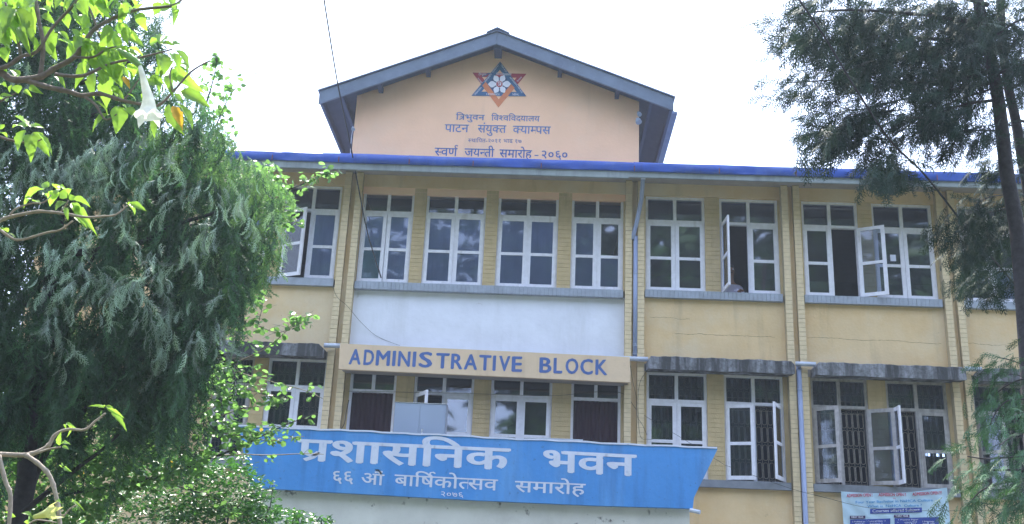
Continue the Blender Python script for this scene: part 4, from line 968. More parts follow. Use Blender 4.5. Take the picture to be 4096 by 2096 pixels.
def clump_points(n, ylo, yhi, fx, yrange, holes=(), jit=0):
    P_ = []
    while len(P_) < n:
        y = rng.uniform(ylo, yhi); xr = np.interp(y, py_, pxr); x = fx(xr)
        if any((x-hx)**2/ha**2+(y-hy_)**2/hb**2 < 1 and rng.random() < pr_ for hx, hy_, ha, hb, pr_ in holes): continue
        P_.append(at(x, y, rng.uniform(*yrange)))
    return np.array(P_)
sp = Soup()
holes = ((430, 110, 110, 130, .93), (560, 200, 90, 90, .8), (700, 300, 90, 150, .8), (620, 420, 60, 60, .6), (350, 1180, 60, 110, .8), (500, 1060, 70, 60, .6), (200, 1650, 60, 120, .6), (420, 1680, 90, 90, .7), (560, 1560, 60, 80, .5))
# bundles: a drooping leader carries many sprays
nb_ = 700
cen = clump_points(nb_, -150, 1700, lambda xr: xr-55-(xr+420)*rng.random()**1.25, (YL-1.1, YL+1.0), holes)
pos = []; dr = []; sc_ = []; tn = []
for c in cen:
    az = rng.uniform(0, 2*math.pi); out = np.array([math.cos(az), math.sin(az), 0]); L_ = rng.uniform(.35, .95); tb = rng.random()
    k = int(9+L_*12)
    for j in range(k):
        t = j/k; p = c+out*L_*.35*t*(1-.3*t)+np.array([0, 0, -L_*t*t*.95+.1*t]); aa = rng.uniform(0, 2*math.pi)
        pos.append(p+rng.normal(0, .02, 3)); dr.append(np.array([math.cos(aa)*.45, math.sin(aa)*.45, -.8-t*.6])+out*.2); sc_.append(rng.uniform(.18, .38)*(1-.25*t)); tn.append((tb*.5+.5*rng.random()))
pos = np.array(pos); dr = np.array(dr); sp.scatter(T_weep, pos, basis(dr, rng.normal(0, .6, len(pos))), np.array(sc_), np.array(tn))
core = clump_points(3900, -250, 1680, lambda xr: xr-90-(xr+500)*rng.random(), (YL-.2, YL+1.5), holes)
sp.scatter(T_core, core, basis(np.stack([rng.normal(0, .5, len(core)), rng.normal(0, .5, len(core)), np.full(len(core), -.7)], 1), rng.normal(0, .9, len(core))), rng.uniform(.25, .5, len(core)))
# hanging tips on the right edge
tips = clump_points(420, 330, 1250, lambda xr: xr-rng.random()**2*150, (YL-.7, YL+.7))
dt = np.stack([rng.normal(.25, .35, len(tips)), rng.normal(0, .3, len(tips)), np.full(len(tips), -.9)], 1); sp.scatter(T_weep, tips, basis(dt, rng.normal(0, .8, len(tips))), rng.uniform(.14, .3, len(tips)))
sp.build('crown', m_weep, wc)
T_tip = [frond(rr, 13, .9, 3, .28, 40, .020, .12) for _ in range(5)]
sp2 = Soup(); gc = []; gd = []; gs = []
for (cx, cy_, ax, ay, cnt) in ((330, 1080, 180, 60, 16), (520, 1180, 160, 90, 26), (230, 1060, 90, 80, 14), (700, 1020, 160, 60, 16), (840, 1200, 90, 120, 22), (400, 920, 110, 50, 9), (420, 820, 60, 90, 9), (120, 620, 170, 90, 30), (380, 610, 160, 90, 30), (560, 700, 130, 120, 14), (640, 560, 130, 70, 14), (860, 740, 110, 90, 16), (1020, 800, 90, 60, 10), (100, 250, 90, 40, 6), (200, 1290, 60, 100, 9), (620, 1340, 50, 100, 8), (900, 920, 130, 60, 9), (620, 60, 80, 80, 8), (700, 230, 60, 60, 6), (100, 900, 100, 60, 8), (60, 740, 100, 60, 10)):
    for c in region(max(2, int(cnt*.45)), [(cx, cy_, ax, ay, 1)], (YL-1.5, YL-.9)):
        az = rng.uniform(0, 2*math.pi); out = np.array([math.cos(az), math.sin(az), 0])
        for j in range(6): gc.append(c+out*.05*j+np.array([0, 0, -.045*j])+rng.normal(0, .02, 3)); gd.append(out*.7+rng.normal(0, .35, 3)+np.array([0, 0, -.75])); gs.append(rng.uniform(.11, .22))
sp2.scatter(T_tip, gc, basis(np.array(gd), rng.normal(0, .6, len(gc))), np.array(gs)); sp2.build('pale_sprays', m_tip, wc)
sp3 = Soup(); gp_ = clump_points(520, 480, 1150, lambda xr: xr-rng.random()**1.3*330+30, (YL-.6, YL+.6)); gq = np.stack([rng.normal(.3, .4, len(gp_)), rng.normal(0, .4, len(gp_)), np.full(len(gp_), -.7)], 1)
sp3.scatter(T_weep, gp_, basis(gq, rng.normal(0, .8, len(gp_))), rng.uniform(.18, .34, len(gp_))); sp3.build('light_green_sprays', m_grn, wc); print('weep tris', sum(len(f) for f in sp.F))

# ---------------------------------------------------------------- heart leaved tree behind and beside it
YH = -6.4
hb = at(130, 2200, YH); gz = ground_z(hb.x, YH)
ht = thing('heart_leaved_tree', 'light green tree with round two lobed leaves spreading twigs over the blue parapet', 'tree', (hb.x, YH, gz))
limb(ht, [Vector((hb.x-.1, YH, gz-.05)), hb, at(180, 2050, YH)], .11, .07, m_barkd, 'trunk', 10)
HB = [([(120, 2080), (260, 1980), (440, 1950), (600, 1915), (700, 1895), (790, 1850), (900, 1812), (1000, 1768), (1100, 1718), (1246, 1659)], -6.3, .028, m_barkd, .6),
      ([(560, 1735), (680, 1700), (813, 1650), (900, 1600), (985, 1540)], -6.5, .014, m_barkp, 1),
      ([(430, 1620), (681, 1511), (813, 1482), (908, 1463), (1051, 1400), (1150, 1320), (1187, 1270)], -6.1, .013, m_bark, .8),
      ([(813, 1482), (908, 1473), (988, 1500), (1088, 1527), (1215, 1561), (1296, 1597)], -6.0, .009, m_barkp, .5),
      ([(700, 1870), (887, 1822), (1083, 1820), (1215, 1815), (1295, 1817)], -5.9, .009, m_barkp, .25),
      ([(580, 1722), (760, 1720), (900, 1733), (1000, 1750), (1083, 1762), (1215, 1745)], -6.2, .011, m_barkp, .9),
      ([(603, 1702), (700, 1650), (740, 1600), (762, 1570)], -6.0, .010, m_barkp, .1),
      ([(300, 1250), (500, 1000), (700, 700), (800, 480), (850, 330), (870, 220)], -6.9, .03, m_barkd, .9),
      ([(720, 640), (850, 520), (900, 420), (955, 330)], -6.9, .012, m_barkd, .8),
      ([(700, 760), (960, 740), (1120, 760), (1190, 745), (1260, 712), (1325, 692)], -6.6, .012, m_barkd, 1),
      ([(760, 900), (950, 880), (1090, 860), (1170, 900)], -6.5, .012, m_barkd, .8),
      ([(700, 1200), (900, 1150), (1010, 1140), (1050, 1200), (1032, 1300)], -6.5, .010, m_barkd, .8),
      ([(800, 1700), (950, 1640), (1060, 1620), (1130, 1590)], -6.1, .008, m_bark, .8),
      ([(560, 1900), (760, 1960), (860, 1990), (930, 2060)], -5.9, .010, m_barkd, .9),
      ([(760, 1400), (900, 1340), (1010, 1300), (1120, 1330), (1240, 1260)], -6.2, .008, m_bark, .6),
      ([(480, 1720), (620, 1600), (760, 1560), (880, 1540), (1000, 1560), (1090, 1590)], -6.2, .010, m_bark, .9)]
cand = []
for pts, yy, r, m, dens in HB:
    P_ = limb(ht, A_(pts, yy), r, .003, m, 'branch', 6, 7)
    n = len(P_); st_ = int(n*.25)
    P_ = P_[:n-(2 if pts[-1][0] > 1200 and pts[-1][1] > 1600 else 0)]; n = len(P_)
    for i in range(st_, n):
        if rng.random() > dens: continue
        for _ in range(rng.integers(1, 3) if i < n-3 else 3):
            az = rng.uniform(0, 2*math.pi); ln = rng.uniform(.02, .22); d = Vector((math.cos(az), math.sin(az)*.8, rng.uniform(-.6, .7))).normalized(); e = P_[i]+d*ln
            cand.append((P_[i], e, d))
# twigs joined to one part, leaves one by one for the nearest and largest, the rest in one mass
tw = MB(); bigl = []; 
for p, e, d in cand:
    tw.tube([p, p.lerp(e, .5)+Vector((0, 0, .01)), e], [.0028, .002, .0012], 4, False)
    for q_ in range(rng.integers(1, 4)):
        az = rng.uniform(0, 2*math.pi); dd = (Vector((math.cos(az), math.sin(az), rng.uniform(-1.0, .1)))+d*.5).normalized(); bigl.append((p.lerp(e, rng.uniform(.3, 1)), dd, rng.uniform(.05, .085)))
tag(tw.build('twigs', m_bark, ht), kind='stuff')
hm = []
for sd_ in (0, 1, 2):
    V, Fc = T_heart[0]; V = V.copy(); V[:, 2] += (.06*sd_)*np.abs(V[:, 1])*2-.05*sd_*V[:, 0]; me = bpy.data.meshes.new('leaf'); me.from_pydata(V.tolist(), [], Fc.tolist()); me.materials.append(m_baul); hm.append(me)
random.shuffle(bigl)
for p, dd, s in bigl[:280]:
    x = dd; y = Vector((rng.normal(0, .5), rng.normal(0, .5), 1)).cross(x).normalized(); z = x.cross(y)
    Mx = Matrix(((x.x*s, y.x*s, z.x*s, p.x), (x.y*s, y.y*s, z.y*s, p.y), (x.z*s, y.z*s, z.z*s, p.z), (0, 0, 0, 1))); link('leaf', hm[rng.integers(0, 3)], ht, Mx)
sp = Soup(); rest_ = bigl[280:]
sp.scatter(T_heart, np.array([list(b[0]) for b in rest_]), basis(np.array([list(b[1]) for b in rest_]), rng.normal(0, .7, len(rest_))), np.array([b[2] for b in rest_]))
def rdir(n, zlo=-1.0, zhi=.4):
    a = rng.uniform(0, 2*math.pi, n); return np.stack([np.cos(a), np.sin(a), rng.uniform(zlo, zhi, n)], 1)
hp = region(6800, [(380, 1720, 360, 150, 4.6), (620, 1800, 230, 160, 3.4), (200, 1930, 330, 190, 8), (800, 1480, 130, 110, .8), (960, 1500, 100, 60, .22), (840, 1640, 140, 90, .75), (780, 1330, 110, 80, .4), (960, 1350, 100, 60, .15),
                   (960, 1740, 80, 50, .35), (1060, 1730, 90, 40, .15), (700, 1400, 120, 200, .8), (1040, 700, 110, 60, .45), (1130, 830, 60, 90, .5), (1000, 1180, 60, 60, .3), (860, 350, 80, 120, .22), (900, 560, 60, 80, .2), (800, 620, 90, 120, .3), (-50, 1700, 120, 350, .8)], (-7.0, -5.9))
hq = rdir(len(hp)); sp.scatter(T_heart, hp, basis(hq, rng.normal(0, .8, len(hp))), rng.uniform(.045, .082, len(hp)))
tag(sp.build('leaf_mass', m_baul, ht), kind='stuff')
for px_, py2, s in ((680, 1882, .10), (328, 1925, .10), (82, 1730, .06), (1045, 1752, .05)):
    p = at(px_, py2-40, -5.8); place_leaf(LLy, p, p+Vector((.01, 0, -s)), s*.8, ht)

# ---------------------------------------------------------------- glossy shrub, bottom left
YS2 = -5.0
sb = at(900, 2300, YS2); sh_ = thing('glossy_shrub', 'dense dark shrub of small glossy leaves at the lower left below the blue parapet', 'shrub', (sb.x, YS2, ground_z(sb.x, YS2)))
for pts in ([(900, 2096), (800, 1980), (740, 1880)], [(960, 2120), (1040, 2030), (1090, 1920)], [(1050, 2140), (1080, 2030), (1092, 1935)], [(900, 2140), (960, 2020), (1000, 1900)], [(1150, 2150), (1200, 2100), (1210, 2050)], [(1240, 2160), (1290, 2110), (1310, 2070)], [(700, 2140), (620, 2040), (640, 1930)], [(800, 2150), (900, 2060), (880, 1960)], [(980, 2130), (990, 2060), (1060, 2000)]):
    P_ = A_(pts, YS2+rng.uniform(-.4, .4)); limb(sh_, [Vector((sb.x+(P_[0].x-sb.x)*.3, YS2, ground_z(sb.x, YS2)))]+P_, .016, .003, m_barkd, 'stem', 5, 5)
sp = Soup(); gp = region(7000, [(700, 1960, 230, 130, 4), (900, 1960, 160, 110, 2.5), (560, 2060, 300, 100, 3), (880, 2080, 230, 70, 3), (1080, 2070, 130, 45, 1.3), (1088, 1985, 26, 60, .16), (1210, 2085, 60, 35, .3), (1300, 2090, 40, 25, .15), (960, 1860, 60, 50, .3), (820, 1860, 120, 60, .7), (1010, 2000, 60, 60, .5), (250, 2080, 250, 80, 1.5)], (YS2-.7, YS2+.7))
sp.scatter(T_small, gp, basis(rdir(len(gp), -.5, .9), rng.normal(0, .6, len(gp))), rng.uniform(.05, .09, len(gp))); tag(sp.build('foliage', m_glossy, sh_), kind='stuff')

# ---------------------------------------------------------------- dark conifers, right
YR = -7.6
def conifer(label, tr, r0, r1, brs, yy, n_per, extra=(), size=(.18, .34), gaps=()):
    P0 = A_(tr, yy); g0 = ground_z(P0[-1].x, yy); t = thing('conifer', label, 'tree', (P0[-1].x, yy, g0), 'dark conifers at the right edge')
    limb(t, [Vector((P0[-1].x+.06, yy, g0-.05))]+P0[::-1], r0, r1, m_barkd, 'trunk', 12, 6)
    sp = Soup(); pos = []; dr = []; sc2 = []
    for pts, rad in brs:
        jy = rng.uniform(-.5, .5); P_ = limb(t, A_([(p[0], p[1], yy+jy*min(i, 2)) for i, p in enumerate(pts)], yy), rad, .004, m_barkd, 'branch', 6, 7)
        n = len(P_)
        for i in range(max(1, int(n*.12)), n):
            tg = (P_[min(i+1, n-1)]-P_[i-1]).normalized()
            for _ in range(n_per):
                a = rng.uniform(0, 2*math.pi); off = np.array([rng.normal(0, .10), rng.normal(0, .16), rng.normal(-.06, .09)])*(1.0)
                pos.append(np.array(P_[i])+off); dr.append(np.array(tg)*.8+np.array([rng.normal(0, .5), rng.normal(0, .55), rng.normal(-.45, .4)])); sc2.append(rng.uniform(*size))
    for cx, cy_, ax, ay, cnt in extra:
        cnt = int(cnt*1.15)
        q_ = region(cnt, [(cx, cy_, ax, ay, 1)], (yy-.8, yy+.8)); pos += list(q_); dr += list(np.stack([rng.normal(-.35, .5, cnt), rng.normal(0, .5, cnt), rng.normal(-.45, .35, cnt)], 1)); sc2 += list(rng.uniform(*size, cnt))
    pos = np.array(pos); dr = np.array(dr); sc2 = np.array(sc2)
    if gaps:       # openings in the crown where the sky shows through
        C = np.array([list(at(gx, gy, yy)) for gx, gy, _ in gaps]); d2 = (pos[:, None, 0]-C[None, :, 0])**2+(pos[:, None, 2]-C[None, :, 2])**2; keep = np.all(d2 > (np.array([g[2] for g in gaps])/400.)[None, :]**2, axis=1) | (rng.random(len(pos)) < .12)
        pos, dr, sc2 = pos[keep], dr[keep], sc2[keep]
    sp.scatter(T_ced, pos, basis(dr, rng.normal(0, .9, len(pos))), np.array(sc2)); sp.build('crown', m_ced, t); print('conifer tris', sum(len(f) for f in sp.F)); return t
b1 = [([(3960, 100), (3700, 60), (3400, 40), (3140, 60)], .03), ([(3965, 180), (3650, 150), (3350, 160), (3150, 150)], .03), ([(3970, 240), (3700, 230), (3450, 250), (3190, 285)], .03),
      ([(3975, 280), (3780, 330), (3560, 330), (3380, 320), (3160, 330)], .028), ([(3980, 330), (3800, 360), (3600, 400), (3420, 440), (3290, 400)], .022),
      ([(3985, 400), (3850, 420), (3700, 470), (3560, 460)], .02), ([(3950, 20), (3800, -20), (3500, -60), (3250, -50)], .03), ([(3990, 180), (3880, 260), (3790, 370), (3800, 480)], .02),
      ([(4000, 520), (3900, 523), (3820, 515), (3700, 480)], .008), ([(3985, 350), (3780, 420), (3620, 510), (3540, 590), (3570, 690)], .014), ([(3560, 560), (3420, 540), (3340, 520), (3260, 500)], .007),
      ([(3600, 440), (3450, 455), (3380, 470), (3280, 560)], .007), ([(3980, 300), (4080, 260), (4180, 240)], .02), ([(3970, 150), (4080, 80), (4200, 60)], .02), ([(3980, 60), (3880, 120), (3760, 200), (3700, 330)], .018)]
conifer('taller dark conifer with the left of two close trunks at the right edge', [(3860, -500), (3905, -50), (3945, 150), (3982, 330), (4009, 526), (4028, 696), (4062, 880), (4082, 1050), (4110, 1400), (4160, 2050)], .09, .055, b1, YR, 6,
        [(3450, 150, 220, 130, 260), (3700, 90, 330, 110, 300), (3600, 280, 250, 80, 200), (3880, 200, 180, 160, 200), (3240, 120, 80, 130, 50), (3560, 670, 110, 55, 60), (3400, 500, 130, 70, 26), (3770, 420, 110, 120, 50)], gaps=[(3800, 190, 52), (3870, 300, 55), (3700, 250, 42), (3740, 330, 40), (3930, 390, 50), (3640, 330, 38), (3820, 400, 40), (3560, 250, 30), (3440, 380, 34), (3900, 130, 36), (3620, 450, 45), (3500, 370, 34), (4040, 200, 40), (3330, 240, 26)])
mbs = [([(4000, 523), (3930, 521), (3890, 522)], .014), ([(4012, 560), (3985, 572), (3976, 580)], .010), ([(4030, 497), (4055, 503), (4078, 500)], .008), ([(4036, 610), (4052, 607), (4056, 615)], .010)]
for q_, r_q in mbs: limb([o for o in bpy.data.objects if o.name.startswith('conifer')][0], A_(q_, YR), r_q, r_q*.6, m_barkd, 'branch_stub', 6, 3)
b2 = [([(4070, 830), (3950, 850), (3850, 880), (3785, 900)], .010), ([(4085, 950), (3960, 970), (3880, 1020), (3850, 1110)], .010), ([(4060, 480), (4150, 500), (4250, 560)], .02), ([(4040, 350), (4130, 330), (4230, 360)], .02),
      ([(4080, 640), (4000, 640), (3960, 650)], .006), ([(4090, 880), (3990, 900), (3900, 960), (3850, 1010)], .008), ([(4100, 780), (4010, 780), (3930, 800), (3870, 860)], .008), ([(4075, 1080), (3990, 1090), (3930, 1130)], .006)]
conifer('slimmer dark conifer behind, its trunk cut by the right edge', [(3990, -400), (4005, 100), (4030, 330), (4062, 478), (4089, 637), (4112, 760), (4140, 1000), (4200, 2050)], .07, .045, b2, YR+.7, 5,
        [(4060, 120, 110, 180, 120), (3900, 930, 100, 130, 16), (3990, 1120, 70, 60, 8)], (.16, .28))
m_ced_save = m_ced; m_ced = leafmat('fresh_conifer_needles', (.045, .115, .055), (.07, .16, .05), .25, .55, .3, .5)
T_ced_s = T_ced; T_ced = [frond(rr, 14, .4, 3, .40, 38, .022, .15, 1.0) for _ in range(6)]
b3 = [([(4150, 1500), (4050, 1530), (3990, 1570), (3950, 1620)], .008), ([(4150, 1480), (4040, 1440), (3990, 1430)], .005), ([(4150, 1600), (4040, 1600), (3990, 1640), (3960, 1700)], .008), ([(4150, 1720), (4060, 1740), (4000, 1780)], .008),
      ([(4160, 1820), (4020, 1830), (3940, 1835), (3870, 1825)], .010), ([(4160, 1900), (4020, 1930), (3930, 1960), (3880, 2010)], .010), ([(4160, 1990), (4060, 2020), (3980, 2070)], .010), ([(4160, 1880), (4000, 1880), (3930, 1890), (3890, 1930)], .009), ([(4160, 1540), (4070, 1500), (4030, 1500)], .006)]
conifer('young fresh green conifer reaching in at the lower right corner', [(4240, 1000), (4230, 1500), (4230, 2100)], .05, .01, b3, -9.4, 2, [(4090, 1980, 45, 90, 24), (4105, 1600, 30, 70, 8)], (.12, .20))

# ---------------------------------------------------------------- trumpet tree in the left foreground
YT = -13.0
tb = at(-260, 2096, YT); gz = ground_z(tb.x, YT)
tt = thing('trumpet_tree', 'bright green trumpet tree in the left foreground with long leaves and one hanging white flower', 'tree', (tb.x, YT, gz))
limb(tt, [Vector((tb.x, YT, gz-.03)), at(-250, 1900, YT), at(-220, 1300, YT), at(-160, 700, YT), at(-60, 330, YT)], .07, .03, m_bark, 'trunk', 10)
def z1(*p): return [(x/1.883, y/1.883) for x, y in p]
BR = [([(-60, 280)]+z1((0, 545), (85, 595), (180, 600), (310, 575), (410, 515), (560, 430), (650, 300), (725, 210), (900, 115), (1055, 70), (1300, 42), (1380, -20)), .021, .006),
      (z1((180, 600), (360, 655), (520, 690), (620, 720), (750, 705), (900, 750), (1040, 780), (1185, 795), (1300, 695), (1440, 540), (1585, 455)), .015, .004),
      (z1((305, 570), (325, 340), (295, 170), (265, -30)), .013, .009), (z1((-60, 530), (60, 495), (160, 425), (280, 385), (395, 210), (550, 40), (600, -40)), .012, .006),
      (z1((160, 425), (130, 280), (90, 150), (40, 20)), .010, .006), (z1((415, 560), (620, 570), (830, 480), (1050, 435), (1300, 370)), .010, .004), (z1((640, 730), (720, 790), (775, 880), (810, 900), (880, 860)), .008, .003),
      (z1((620, -20), (690, 100), (735, 230), (760, 300)), .008, .005), (z1((560, 430), (700, 430), (800, 370), (880, 350)), .007, .004), (z1((940, 745), (990, 680), (1050, 590)), .006, .003), (z1((1300, 690), (1280, 560), (1300, 500)), .005, .003),
      (z1((-20, 1025), (100, 1060), (240, 1075), (330, 1040)), .008, .003), (z1((-20, 780), (40, 740), (120, 700)), .006, .003),
      ([(-20, 900), (0, 883), (32, 870), (80, 859), (154, 846), (212, 849), (255, 854), (345, 869), (414, 865), (462, 859), (510, 822)], .011, .004), ([(-20, 900), (42, 950), (90, 958), (186, 931), (239, 920), (292, 883)], .008, .004), ([(40, 859), (64, 835), (122, 814), (175, 809), (205, 780)], .006, .003), ([(240, 852), (262, 820), (275, 800)], .004, .003),
      ([(-80, 1815), (0, 1817), (100, 1820), (158, 1804), (195, 1780), (222, 1738), (275, 1717), (338, 1719), (380, 1685), (422, 1653)], .014, .004), ([(106, 1822), (158, 1859), (200, 1907), (227, 1997), (243, 2120)], .011, .009), ([(-5, 1822), (21, 1923), (42, 1986), (34, 2120)], .011, .009), ([(158, 1809), (200, 1795), (243, 1788)], .006, .003), ([(255, 2065), (280, 2035), (305, 2020)], .004, .003), ([(115, 2096), (150, 2080), (225, 2090)], .004, .003)]
for i, (pts, r0, r1) in enumerate(BR):
    yy = YT+((i*37) % 5-2)*.03*(0 if i < 3 else 1); limb(tt, A_(pts, yy), r0, r1, m_barkp if i >= 13 else m_bark, 'branch', 8, 5, .35)
lv = []   # (base x,y, tip x,y, width) in the enlarged first view
z1l = [(745, -10, 800, 150, 90), (730, 0, 765, 120, 60), (935, 0, 890, -20, 60), (960, 20, 880, 190, 60), (1050, 95, 1075, 220, 70), (1040, 60, 930, 30, 50), (1090, 30, 1000, 60, 50), (860, 10, 920, 60, 60), (620, 110, 650, 210, 70), (560, 150, 640, 200, 60), (560, -10, 470, 60, 60), (380, -10, 360, 40, 40), (310, 70, 380, 40, 50), (320, 110, 405, 145, 50),
 (230, 60, 210, 10, 60), (30, 20, 0, 90, 60), (60, 50, 30, 230, 80), (120, 60, 260, 300, 110), (60, 100, 160, 290, 110), (10, 130, 75, 330, 90), (100, 170, 175, 310, 60), (170, 60, 270, 190, 80), (40, 40, 230, 20, 70), (60, 20, 200, 0, 50), (80, 150, 130, 380, 60), (20, 200, 60, 380, 60), (0, 170, -20, 330, 80), (200, 50, 230, 100, 50),
 (325, 200, 450, 380, 100), (330, 260, 420, 445, 80), (320, 330, 220, 400, 60), (600, 330, 440, 470, 110), (650, 320, 520, 350, 70), (540, 220, 640, 300, 90), (690, 200, 560, 215, 80), (690, 290, 610, 310, 60), (700, 320, 815, 440, 60), (650, 340, 670, 390, 50), (860, 380, 940, 330, 50), (800, 230, 950, 360, 90), (900, 255, 1080, 325, 90), (960, 370, 1080, 340, 50), (930, 400, 1040, 400, 50), (740, 240, 790, 250, 50),
 (760, 420, 830, 560, 70), (800, 440, 850, 620, 60), (830, 470, 920, 650, 90), (790, 440, 780, 600, 60), (815, 540, 775, 835, 95), (870, 400, 850, 500, 55), (880, 470, 950, 510, 50), (900, 510, 990, 580, 60), (910, 420, 960, 470, 50), (740, 390, 670, 470, 50), (720, 350, 640, 300, 50), (1130, 330, 1200, 290, 50), (1200, 330, 1260, 200, 70), (1210, 330, 1310, 320, 50), (1300, 340, 1400, 320, 50),
 (1320, 380, 1530, 550, 100), (1310, 400, 1370, 500, 60), (1220, 410, 1270, 520, 100), (1270, 400, 1330, 480, 70), (1190, 380, 1205, 470, 40), (1240, 500, 1140, 540, 60), (1250, 510, 1200, 590, 50), (1300, 510, 1430, 530, 60), (1310, 520, 1460, 660, 80), (1300, 520, 1310, 620, 70), (1340, 490, 1430, 450, 40), (1230, 630, 1020, 555, 80), (1150, 570, 1240, 680, 60), (1360, 690, 1575, 765, 90), (1310, 710, 1390, 780, 60),
 (1340, 780, 1475, 960, 80), (1270, 790, 1330, 1005, 80), (1260, 800, 1290, 900, 50), (1190, 890, 1130, 1000, 60), (840, 650, 930, 730, 60), (850, 680, 940, 720, 50), (960, 710, 1050, 720, 50), (720, 765, 860, 830, 55), (820, 860, 650, 955, 75), (900, 800, 880, 995, 100), (940, 820, 1030, 850, 70), (920, 790, 1000, 830, 40), (430, 580, 480, 610, 40), (120, 640, 140, 700, 60), (90, 640, 60, 690, 40), (220, 650, 305, 700, 40), (180, 680, 230, 710, 30), (150, 570, 80, 500, 60), (110, 580, 140, 500, 50),
 (-10, 500, 60, 560, 60), (0, 640, 40, 620, 40), (50, 770, 0, 700, 40), (0, 720, 100, 715, 30), (400, 550, 420, 440, 50), (200, 950, 130, 850, 50), (190, 960, 75, 900, 60), (230, 960, 210, 905, 60), (240, 950, 340, 940, 50), (190, 980, 100, 1120, 95), (220, 1010, 245, 1185, 80), (250, 1000, 370, 1150, 80), (280, 1000, 415, 1160, 70), (20, 970, -10, 930, 50), (0, 1000, 60, 1010, 40), (1210, 70, 1300, 30, 80), (1300, 60, 1370, 10, 60), (1320, 70, 1330, 110, 30), (990, -10, 1040, 20, 60), (590, 10, 640, 90, 60), (640, 20, 560, -10, 50), (500, 100, 500, 200, 60), (440, 240, 560, 290, 50), (440, 300, 560, 330, 50), (1280, 560, 1250, 660, 60), (770, 640, 800, 500, 70), (1100, 700, 1080, 760, 50), (410, 20, 500, 30, 50), (150, 200, 190, 330, 60), (40, 330, 100, 390, 40)]
for b_ in z1l: lv.append(((b_[0]/1.883, b_[1]/1.883), (b_[2]/1.883, b_[3]/1.883), b_[4]/1.883))
z2l = [(330, 110, 145, 100, 70), (370, 90, 300, 50, 50), (350, 160, 330, 100, 30), (440, 110, 395, 45, 50), (450, 100, 460, 40, 30), (470, 105, 540, 90, 60), (420, 120, 370, 210, 70), (450, 130, 520, 170, 70), (490, 200, 405, 235, 65), (520, 180, 560, 150, 50), (540, 190, 655, 150, 60), (540, 215, 690, 370, 60), (560, 230, 600, 300, 50), (500, 250, 505, 330, 30), (480, 240, 490, 290, 20), (565, 320, 650, 370, 35), (975, 215, 1100, 260, 50), (970, 220, 1045, 270, 40), (955, 215, 1000, 205, 25), (230, 185, 180, 180, 30), (245, 195, 310, 205, 35), (235, 180, 200, 155, 25), (60, 430, -10, 385, 45), (70, 440, 125, 470, 30), (410, 150, 450, 80, 40)]
for b_ in z2l: lv.append(((b_[0]/1.883, 700+b_[1]/1.883), (b_[2]/1.883, 700+b_[3]/1.883), b_[4]/1.883))
z3l = [(790, 440, 670, 415, 25), (810, 440, 945, 505, 30), (840, 480, 985, 600, 40), (800, 430, 860, 430, 25), (790, 430, 760, 390, 25), (510, 570, 470, 550, 20), (515, 575, 575, 600, 22), (510, 565, 530, 545, 20), (450, 720, 440, 630, 35), (470, 710, 525, 700, 25), (470, 730, 530, 745, 25), (485, 880, 440, 860, 20), (490, 885, 530, 920, 25), (560, 1160, 600, 1150, 20), (565, 1150, 550, 1130, 20), (240, 1260, 190, 1210, 40), (230, 1280, 170, 1290, 40), (250, 1280, 280, 1220, 40), (60, 1240, 30, 1210, 30), (70, 1250, 110, 1260, 30), (430, 1150, 450, 1120, 20)]
for b_ in z3l: lv.append(((b_[0]/1.8935, 1400+b_[1]/1.8935), (b_[2]/1.8935, 1400+b_[3]/1.8935), b_[4]/1.8935))
for i in range(84):     # more leaves massed in the top left corner and behind the branches
    x, y = [(rng.uniform(-120, 130), rng.uniform(-90, 190)), (rng.uniform(130, 700), rng.uniform(-90, 20)), (rng.uniform(330, 520), rng.uniform(90, 300))][i % 3]; a = rng.uniform(.1, 2.6); l = rng.uniform(45, 110); lv.append(((x, y), (x+l*math.cos(a), y+l*math.sin(a)), rng.uniform(28, 50)))
for (bx_, by_), (tx, ty), wd in lv:
    y0 = YT+rng.uniform(-.10, .22); base = at(bx_, by_, y0); tip = at(tx, ty, y0+rng.uniform(-.10, .10)); me = LLm[rng.integers(0, 5)]
    k = (base-CAM).dot(FW)/F_PX; place_leaf(me, base, tip, wd*k*1.12, tt, rng.normal(0, .4))
yl = at(690, 425, YT-.05); place_leaf(LLy, yl, at(738, 505, YT-.05), .05, tt); yl = at(490, 308, YT); place_leaf(LLy, yl, at(525, 345, YT), .03, tt)
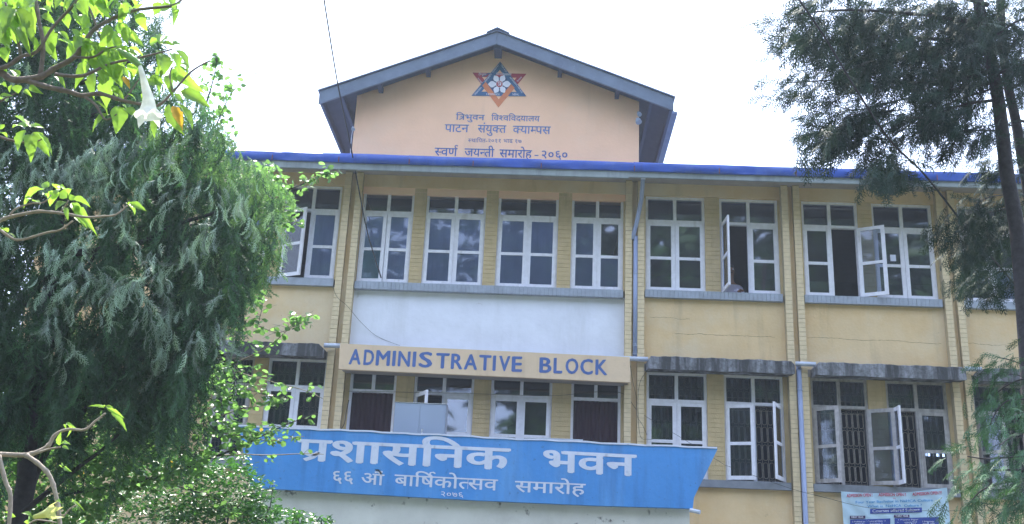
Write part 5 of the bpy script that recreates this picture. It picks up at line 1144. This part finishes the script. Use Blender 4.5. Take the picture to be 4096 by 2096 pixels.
# the hanging trumpet flower
def trumpet(cpts, rads, lobes, m_, calyx=None, name='flower'):
    P_ = smooth(cpts, 6); k = len(P_); n = 20; V = []; prevA = None
    rr_ = np.interp(np.linspace(0, 1, k), np.linspace(0, 1, len(rads)), rads)
    for i, p in enumerate(P_):
        t = (P_[min(i+1, k-1)]-P_[max(i-1, 0)]).normalized(); a = t.cross(Vector((0, 1, .1))).normalized() if prevA is None else (prevA-t*prevA.dot(t)).normalized(); prevA = a; b = t.cross(a)
        for j in range(n):
            an = 2*math.pi*j/n; fl = 1+.10*math.cos(5*an)*(i/k)**2; V.append(p+(a*math.cos(an)+b*math.sin(an))*rr_[i]*fl)
    Fc = [(i*n+j, i*n+(j+1) % n, (i+1)*n+(j+1) % n, (i+1)*n+j) for i in range(k-1) for j in range(n)]
    t = (P_[-1]-P_[-3]).normalized(); R0 = rr_[-1]
    for ring_, (ex, dn) in enumerate(((1.30, .014), (1.58, .024), (1.75, .030))):
        for j in range(n):
            an = 2*math.pi*j/n; pt = max(0, math.cos(5*an))**2; rad = R0*(ex+.28*pt*(ring_+1)*.5); cu = -.022*pt*(ring_+1)*.5 + .008*math.sin(3*an)
            V.append(P_[-1]+t*(dn+.012*pt*ring_)+(prevA*math.cos(an)+t.cross(prevA)*math.sin(an))*rad - t*cu*.4)
        o0 = (k-1+ring_)*n; o1 = (k+ring_)*n; Fc += [(o0+j, o0+(j+1) % n, o1+(j+1) % n, o1+j) for j in range(n)]
    me = bpy.data.meshes.new(name); me.from_pydata([tuple(v) for v in V], [], Fc); me.materials.append(m_); me.polygons.foreach_set('use_smooth', [True]*len(Fc)); o = link(name, me, tt)
    if calyx:
        mb = MB(); mb.tube(smooth(calyx[0], 5), list(np.interp(np.linspace(0, 1, (len(calyx[0])-1)*5+1), np.linspace(0, 1, len(calyx[1])), calyx[1])), 10); mb.build('calyx', m_calyx, o, True)
    return o
m_bud = leafmat('pale_yellow_bud', (.55, .58, .22), (.6, .6, .2), .4, .5, .3, .1)
m_calyx = leafmat('pale_green_calyx', (.22, .38, .12), (.3, .5, .15), .3, .5, .3, .1)
YFl = YT-.12
trumpet([at(556, 255, YFl), at(570, 300, YFl), at(582, 350, YFl), at(594, 400, YFl), at(594, 440, YFl)], [.009, .015, .021, .029, .041], 5, m_petal, ([at(472, 196, YFl), at(500, 215, YFl), at(535, 240, YFl), at(560, 266, YFl)], [.006, .016, .020, .014]))
trumpet([at(135, 2068, YFl), at(160, 2062, YFl), at(185, 2055, YFl)], [.008, .014, .02], 5, m_bud, None, 'flower_bud')

# ---------------------------------------------------------------- trees standing behind the viewer (mirrored in the panes; row filled out to darken panes and eaves)
kinds = ['broadleaf tree behind the viewer, %s' % q for q in ('furthest to the left of the row', 'second from the left end of the row', 'third from the left end of the row', 'tall one opposite the left bays', 'tallest one opposite the porch', 'slender one just right of the porch axis', 'tall one opposite the right bays', 'third from the right end of the row', 'second from the right end of the row', 'furthest to the right of the row')]
for i, (x, y, h, r) in enumerate(((-55, -36, 26, 8), (-38, -42, 29, 9), (-24, -44, 28, 8), (-11, -40, 28, 7.5), (1.5, -43, 31, 7.5), (9.5, -38, 21, 4.5), (18, -41, 30, 8), (31, -44, 29, 8), (44, -40, 27, 8), (58, -34, 26, 8))):
    t = thing('broadleaf_tree', kinds[i], 'tree', (x, y, ground_z(x, y))); limb(t, [Vector((x, y, .6)), Vector((x+.2, y, h*.35)), Vector((x, y+.2, h*.6)), Vector((x, y, h*.8))], .35, .1, m_barkd, 'trunk', 8)
    for q_ in range(5):
        a = q_*1.3+i; limb(t, [Vector((x, y, h*(.3+.08*q_))), Vector((x+math.cos(a)*r*.5, y+math.sin(a)*r*.5, h*(.45+.08*q_))), Vector((x+math.cos(a)*r*.8, y+math.sin(a)*r*.8, h*(.52+.08*q_)))], .12, .03, m_barkd)
    h *= 1.22; n = 6200; cl = rng.normal(0, 1, (34, 3)); cl /= np.linalg.norm(cl, axis=1, keepdims=True); cl *= rng.uniform(.3, 1, (34, 1)); c = cl[rng.integers(0, 34, n)]*np.array([r*.85, r*.85, h*.42])+rng.normal(0, 1, (n, 3))*np.array([.18*r, .18*r, .09*h])+np.array([x, y, h*.52])
    sp = Soup(); sp.scatter(T_small, c, basis(rdir(n, -.7, .7), rng.normal(0, .8, n)), rng.uniform(.9, 1.9, n)); sp.build('crown', m_far, t)
